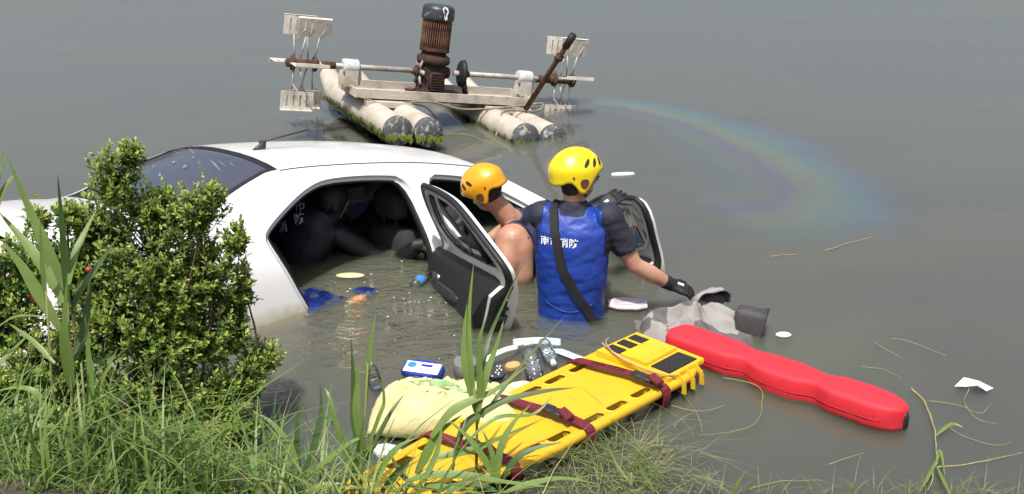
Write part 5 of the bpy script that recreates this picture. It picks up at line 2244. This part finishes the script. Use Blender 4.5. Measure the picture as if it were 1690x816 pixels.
reed('reed left of the sack with stiff pale stalk rising above the water',
     [[(592, 880), (596, 800), (600, 740), (607, 600)]],
     [([(600, 700), (607, 610), (613, 560), (621, 510)], .026, .05), ([(590, 740), (584, 690), (583, 630), (579, 552)], .034, .1), ([(594, 736), (588, 680), (590, 636), (592, 590)], .036, .05),
      ([(598, 760), (625, 690), (634, 660), (626, 600)], .022, .05), ([(600, 770), (640, 690), (668, 650)], .024, .12), ([(580, 830), (590, 760), (603, 685)], .038, -.1), ([(590, 800), (560, 720), (545, 660), (536, 640)], .028, .1), ([(596, 790), (550, 700), (530, 690)], .02, .1)], 3.66)
reed('reed in front of the sack and board with tall narrow leaves up to the door',
     [[(784, 880), (786, 800), (787, 700), (782, 640)]],
     [([(787, 690), (776, 600), (774, 520), (782, 432)], .030, .15), ([(786, 660), (800, 585), (814, 540), (868, 424)], .026, .2), ([(790, 680), (803, 618), (817, 578), (832, 528)], .034, .1),
      ([(784, 680), (768, 610), (766, 560), (771, 500)], .036, .1), ([(796, 690), (826, 648), (870, 592), (934, 520)], .020, .2), ([(788, 700), (792, 640), (790, 570), (800, 530)], .034, .05)], 3.74)
reed('reed before the middle of the board with broad arching leaves',
     [[(735, 880), (742, 810), (752, 740), (770, 690)]],
     [([(712, 722), (744, 682), (780, 661), (816, 645), (872, 603)], .052, .1), ([(757, 720), (791, 686), (836, 661), (899, 646), (952, 640)], .040, .15), ([(688, 783), (706, 747), (726, 714), (764, 684)], .052, .05),
      ([(715, 757), (749, 749), (782, 743), (827, 723), (900, 690)], .050, .05), ([(752, 740), (770, 700), (800, 680), (846, 655)], .044, .1), ([(770, 730), (820, 690), (880, 684), (915, 650)], .024, .15)], 3.68)
reed('low reed below the board with leaves lying to the right',
     [[(690, 900), (692, 830), (694, 795)]],
     [([(672, 795), (715, 784), (782, 787), (827, 795), (925, 806)], .046, .0), ([(627, 816), (659, 777), (683, 754)], .036, .05), ([(609, 816), (647, 747), (690, 722)], .030, .05),
      ([(700, 800), (740, 806), (800, 816)], .040, -.05), ([(690, 810), (660, 780), (640, 740)], .028, .1), ([(696, 800), (720, 750), (730, 700)], .030, .1)], 3.56)
reed('thin reed at the bottom edge right of the board foot',
     [[(1040, 880), (1042, 780)]],
     [([(1080, 812), (1058, 775), (1044, 742)], .026, .0), ([(1100, 800), (1075, 770), (1046, 742)], .02, .05), ([(1042, 800), (1020, 770), (1000, 730)], .014, .1)], 3.84)
reed('small reed at the bottom edge below the red tube',
     [[(1208, 880), (1212, 830)]],
     [([(1205, 830), (1216, 800), (1233, 775)], .018, .0), ([(1212, 830), (1230, 812), (1250, 790)], .012, .0), ([(1400, 830), (1404, 800)], .014, .0)], 3.84)

reed('bushy reed over the foot of the spine board with crossing leaves',
     [[(830, 900), (828, 830), (822, 780)]],
     [([(822, 800), (800, 760), (770, 720), (735, 690)], .036, .08), ([(824, 800), (850, 760), (884, 740), (930, 730)], .034, .05), ([(822, 790), (826, 740), (846, 700), (876, 668)], .034, .1), ([(828, 816), (870, 800), (930, 790), (990, 800)], .034, .0),
      ([(820, 810), (780, 800), (720, 806), (660, 800)], .038, .0), ([(820, 800), (812, 750), (796, 710)], .034, .06)], 3.60)
reed('leaning reed between the bush foot and the sack',
     [[(500, 900), (498, 830), (496, 770)]],
     [([(496, 790), (480, 740), (450, 700), (420, 680)], .032, .1), ([(498, 790), (520, 730), (530, 680), (528, 630)], .032, .1), ([(498, 800), (540, 760), (580, 730), (610, 720)], .030, .05), ([(494, 800), (450, 780), (400, 790)], .034, .0),
      ([(498, 800), (490, 740), (492, 690), (500, 650)], .026, .08), ([(496, 816), (540, 800), (600, 806)], .030, .0)], 3.55)
reed('leaning reed at the foot of the large bush with fanned leaves',
     [[(290, 900), (288, 830), (284, 770)]],
     [([(284, 800), (260, 750), (232, 720), (210, 700)], .034, .08), ([(286, 800), (300, 740), (322, 700), (330, 660)], .034, .08), ([(286, 806), (330, 770), (380, 750), (420, 756)], .034, .05), ([(284, 806), (240, 790), (190, 800)], .036, .0),
      ([(286, 800), (280, 740), (268, 690)], .030, .06), ([(288, 810), (340, 796), (390, 810)], .034, -.03)], 3.52)


# ---- bushes
def bush(label, clumps, y, roots, seed, n_per=1.0):
    rnd = random.Random(seed)
    base = aty(*roots[0], y)
    base.z = ground_z(base.x, base.y)
    root = empty('bush', base, (0, 0, 0), label, 'bush')
    tw = MB()
    lv = MB()
    cl = []
    for (px, py, rx, ry, dy) in clumps:
        c = aty(px, py, y + dy)
        m_px = (y + dy) / math.cos(PITCH) / FPX
        cl.append((c, rx * m_px * .98, ry * m_px * 1.02, min(.30, (rx + ry) / 2 * m_px)))
    rts = []
    for r in roots:
        p = aty(*r, y)
        p.z = ground_z(p.x, p.y) - .03
        rts.append(p)

    def leaf(p, d, up, size, mi):
        d = d.normalized()
        s = d.cross(up)
        if s.length < 1e-3:
            return
        s.normalize()
        n = s.cross(d)
        w = size * .27
        b = len(lv.v)
        lv.v += [tuple(x - base) for x in (p, p + d * size * .45 - s * w * .9 + n * w * .3, p + d * size * .8 - s * w * .75 + n * w * .25, p + d * size, p + d * size * .8 + s * w * .75 + n * w * .25, p + d * size * .45 + s * w * .9 + n * w * .3)]
        lv.f += [(b, b + 1, b + 2, b + 3), (b, b + 3, b + 4, b + 5)]
        lv.m += [mi, mi]
    for c, rx, ry, rz in cl:
        r0 = min(rts, key=lambda p: (p - c).length)
        mid = r0.lerp(c, .5) + Vector((rnd.uniform(-.16, .16), rnd.uniform(-.08, .15), -.02))
        tw.tube([p - base for p in catmull([r0, mid, c], 5)], [.008 - .0005 * k for k in range(11)], 6)
        area = rx * ry
        nt_ = int(1500 * area * n_per / .03 * .12) + 40
        for k in range(nt_):
            while True:
                v = Vector((rnd.uniform(-1, 1), rnd.uniform(-1, 1), rnd.uniform(-1, 1)))
                if v.length < 1 and (v.length > .45 or rnd.random() < .35):
                    break
            wob = 1 + .28 * noise.noise(Vector((v.x * 2.2, v.y * 2.2, v.z * 2.2)) + c * 5)
            tip = c + Vector((v.x * rx, v.y * rz, v.z * ry)) * wob
            st = c + Vector((v.x * rx, v.y * rz, v.z * ry)) * wob * .62
            axis_ = ((tip - c).normalized() * .8 + Vector((rnd.uniform(-.4, .4), rnd.uniform(-.4, .4), .7))).normalized()
            start = tip - axis_ * rnd.uniform(.05, .10)
            if k % 3 == 0:
                tw.tube([p - base for p in (c.lerp(start, .25), st.lerp(start, .5), start, tip)], [.004, .003, .002, .0012], 4)
            elif k % 3 == 1:
                tw.tube([p - base for p in (start - axis_ * .03, tip)], [.002, .001], 3)
            if v.length > .5 and v.z > .1 and rnd.random() < .07:      # upright sprigs beyond the outline
                tip = tip + Vector((rnd.uniform(-.04, .04), rnd.uniform(-.04, .04), rnd.uniform(.04, .12)))
            outer_ = v.length > .55 and v.z > -.35
            nl = rnd.randint(8, 12)
            for j in range(nl):
                t = j / nl
                p = start.lerp(tip, t)
                a = j * 2.4 + rnd.uniform(-.3, .3)
                e1, e2 = frame_of(axis_)
                d = (e1 * math.cos(a) + e2 * math.sin(a)) * (1.0 - .45 * t) + axis_ * (.35 + .6 * t)
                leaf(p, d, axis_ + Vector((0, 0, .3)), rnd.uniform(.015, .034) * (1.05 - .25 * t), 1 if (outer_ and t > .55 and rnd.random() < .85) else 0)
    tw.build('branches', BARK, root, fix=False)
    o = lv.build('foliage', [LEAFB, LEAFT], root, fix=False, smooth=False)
    return root


bush('large green leafy bush on the bank hiding the boot of the car',
     [(250, 420, 110, 85, .1), (188, 290, 44, 52, .05), (320, 345, 62, 46, .1), (160, 370, 62, 60, .12), (345, 440, 66, 68, .15), (200, 520, 120, 70, .05), (330, 540, 82, 62, .1), (432, 582, 42, 28, .2), (385, 530, 30, 60, .15),
      (360, 640, 66, 48, .05), (240, 640, 120, 60, -.05), (290, 700, 110, 50, -.1), (380, 700, 60, 44, 0), (200, 730, 100, 50, -.1), (330, 745, 80, 30, -.05), (150, 450, 80, 60, .1), (215, 250, 22, 24, .05), (250, 340, 50, 40, .12), (290, 480, 60, 60, .02), (260, 560, 90, 60, .0), (130, 560, 70, 60, .05), (110, 430, 50, 60, .1), (400, 470, 22, 40, .15), (410, 620, 40, 40, .1), (130, 660, 70, 60, 0), (345, 318, 30, 22, .1), (390, 390, 24, 30, .12)],
     4.25, [(270, 790), (200, 800), (330, 780)], 21, 1.0)
bush('smaller bush at the left picture edge behind the tall reeds',
     [(40, 430, 60, 60, .15), (20, 520, 70, 70, .1), (70, 600, 80, 70, .05), (10, 650, 60, 60, .0), (110, 350, 26, 22, .15), (60, 355, 24, 20, .2), (-40, 470, 60, 90, .1)],
     4.10, [(40, 810), (90, 815)], 22, .9)
bush('low bright herb with small leaves at the lower left of the bank',
     [(80, 730, 60, 36, .0), (40, 690, 46, 36, .05), (130, 690, 30, 30, .05), (60, 790, 60, 26, -.1), (190, 770, 60, 34, 0), (10, 760, 40, 40, 0), (130, 800, 60, 26, -.1), (260, 800, 60, 26, 0), (350, 790, 50, 24, .1)], 3.72, [(70, 850)], 23, .8)
q = MB()
q.ball(aty(146, 445, 4.05), .011, n=8, m=6)
tag(q.build('red_berry', REDBERRY), 'single bright red berry hanging in the bush behind the tall reed', 'berry')


# ---- grass on the bank and hanging into the water
def blades(name, label, spots, m, seed):
    rnd = random.Random(seed)
    q = MB()
    for (x, y, z, ln, w, lean, az) in spots:
        d = Vector((math.cos(az), math.sin(az), 0))
        s = Vector((-d.y, d.x, 0))
        b = len(q.v)
        for k in range(5):
            t = k / 4
            p = Vector((x, y, z)) + d * (lean * ln * t * t) + Vector((0, 0, ln * (t - .45 * lean * t * t)))
            ww = w * (1 - t ** 1.5) + .0003
            q.v += [tuple(p - s * ww), tuple(p + s * ww)]
            if k:
                q.f.append((b + 2 * k - 2, b + 2 * k - 1, b + 2 * k + 1, b + 2 * k))
                q.m.append(0)
    return tag(q.build(name, m, fix=False), label, None, None, 'stuff')


rnd = random.Random(4)
sp = []
for k in range(6000):
    x = rnd.uniform(-2.7, .1)
    ey = edge_y(x)
    y = rnd.uniform(3.15, ey + .05)
    ln = rnd.uniform(.03, .13)
    if x > -.75:
        ln *= .7
    sp.append((x, y, ground_z(x, y) - .01, ln, rnd.choice((.0012, .002, .003, .005)), rnd.uniform(.3, 1.5), rnd.uniform(-3.14, 3.14)))
for k in range(300):
    x = rnd.uniform(-2.4, -.35)
    y = rnd.uniform(3.15, 3.72)
    sp.append((x, y, ground_z(x, y) - .01, rnd.uniform(.14, .44), rnd.uniform(.003, .009), rnd.uniform(.15, 1.3), rnd.gauss(.8, 1.3)))
for k in range(130):
    x = rnd.uniform(-1.5, -.25)
    y = rnd.uniform(3.2, 3.6)
    sp.append((x, y, ground_z(x, y) - .01, rnd.uniform(.28, .60), rnd.uniform(.004, .009), rnd.uniform(.3, 1.2), rnd.choice((rnd.gauss(.2, .5), rnd.gauss(2.8, .5), rnd.uniform(-3, 3)))))
for k in range(700):
    x = rnd.uniform(-2.3, -1.0)
    y = rnd.uniform(3.1, 3.6)
    sp.append((x, y, ground_z(x, y) - .01, rnd.uniform(.05, .2), rnd.uniform(.002, .005), rnd.uniform(.3, 1.5), rnd.uniform(-3.14, 3.14)))
blades('bank_grass', 'green grass growing on the bank', sp, GRASSM, 1)
sp = []
for k in range(420):
    px, py = rnd.gauss(1005, 66), rnd.gauss(775, 34)
    if py < 700 or px < 880 or (py - 775) < -(px - 870) * .62:
        continue
    p = at(px, py, .0)
    sp.append((p.x, p.y, .002, rnd.uniform(.06, .26), rnd.uniform(.0008, .0024), rnd.uniform(1.3, 2.1), rnd.uniform(-3.14, 3.14)))
for k in range(150):
    px, py = rnd.uniform(1000, 1690), 822 - abs(rnd.gauss(0, 10))
    p = at(px, py, .0)
    sp.append((p.x, p.y - .02, -.02, rnd.uniform(.05, .16), rnd.uniform(.001, .0025), rnd.uniform(.6, 1.6), rnd.uniform(-.5, 3.6)))
blades('water_edge_grass', 'pale grass lying over the water at the near shore', sp, mat('pale_grass', (.13, .17, .05), .6, col2=(.27, .27, .12), vscale=3, transl=.2), 2)
sp = []
for k in range(130):
    x = rnd.uniform(-2.3, .1)
    y = rnd.uniform(3.2, edge_y(x))
    sp.append((x, y, ground_z(x, y) - .005, rnd.uniform(.10, .42), rnd.uniform(.0012, .003), rnd.uniform(.5, 2.0), rnd.uniform(-3.14, 3.14)))
blades('dry_grass', 'dead straw coloured stalks among the bank grass', sp, STRAW, 5)
sp = []
for k in range(140):
    x = rnd.uniform(-1.35, -.55)
    y = edge_y(x) + rnd.uniform(-.05, .22)
    sp.append((x, y, -.03, rnd.uniform(.10, .42), rnd.uniform(.0012, .0028), rnd.uniform(.2, 1.0), rnd.gauss(1.0, 1.2)))
blades('sedge', 'thin sedge standing in the shallow water before the packet', sp, GRASSM, 3)

# ---- stems drifting on the water
STEMS = [
    ([(1193, 624), (1247, 636), (1259, 657), (1247, 698), (1206, 713), (1152, 719)], .003, GREENSTEM, 'long curled green stem drifting below the red tube'),
    ([(1469, 560), (1494, 562), (1531, 575), (1560, 587)], .0028, STRAW, 'yellow stem bent like a bow above the right end of the red tube'),
    ([(1443, 564), (1465, 579), (1490, 593)], .0025, STRAW, 'short pale stem left of the bow shaped yellow one'),
    ([(1504, 641), (1529, 669), (1543, 719), (1545, 764), (1531, 809)], .006, STRAW, 'thick brown runner trailing from the end of the red tube to the shore'),
    ([(1548, 772), (1597, 766), (1690, 748)], .005, STRAW, 'straw coloured stalk lying across the water at the lower right corner'),
    ([(1531, 663), (1576, 667), (1618, 682), (1638, 666)], .003, GREENSTEM, 'thin green runner curling below the white paper scrap'),
    ([(1560, 700), (1590, 720), (1640, 735), (1672, 728)], .0025, GREENSTEM, 'fine green stem between the paper scrap and the corner stalk'),
    ([(1600, 640), (1592, 665), (1612, 690), (1650, 700)], .0025, STRAW, 'fine straw hanging down from the white paper scrap'),
    ([(1366, 766), (1400, 756), (1428, 748)], .0025, STRAW, 'short straw floating alone below the middle of the red tube'),
    ([(1230, 808), (1290, 795), (1358, 794)], .003, GREENSTEM, 'green stalk at the bottom edge below the red tube'),
    ([(1270, 423), (1316, 420)], .004, STRAW, 'straight straw floating alone far right of the front door'),
    ([(1363, 414), (1400, 402), (1442, 391)], .005, STRAW, 'grey reed stalk floating alone beneath the oil film'),
    ([(1000, 728), (1058, 708)], .004, RUST2, 'brown twig lying on the water beside the board foot'),
    ([(1110, 670), (1160, 680), (1195, 668)], .003, STRAW, 'short straw against the right edge of the spine board'),
    ([(738, 221), (771, 222), (804, 235), (838, 247)], .004, STRAW, 'pale line floating between the two pontoons of the aerator'),
    ([(490, 194), (553, 209)], .004, STRAW, 'pale line floating left of the aerator pontoons'),
    ([(1420, 605), (1455, 610), (1490, 625)], .0025, GREENSTEM, 'green blade floating close behind the red tube'),
]
for pts, r_, m, lb in STEMS:
    q = MB()
    w = [at(a, b, .004) for a, b in pts]
    cw = catmull(w, 6)
    q.tube([p + Vector((.012 * noise.noise(p * 9), .012 * noise.noise(p * 11 + Vector((5, 0, 0))), 0)) for p in cw], [r_ * .75 * (1 - .6 * k / len(cw)) for k in range(len(cw))], 5)
    o = tag(q.build('drifting_stem', m), lb, 'stem', 'stems drifting on the pond')  # stems green and dry, a twig and two thin lines
# leaves on the brown runner
q = MB()
for a, b, c_ in (((1545, 764), (1552, 745), (1560, 790)), ((1543, 720), (1570, 700), (1590, 706)), ((1545, 760), (1530, 790), (1515, 816)), ((1546, 770), (1560, 800), (1575, 830))):
    pts = [at(*a, .006), at(*b, .02), at(*c_, .01)]
    me = leaf_mesh(pts, .016)
    o = link('runner_leaf', me, LEAFR, bpy.data.objects['drifting_stem.003'])
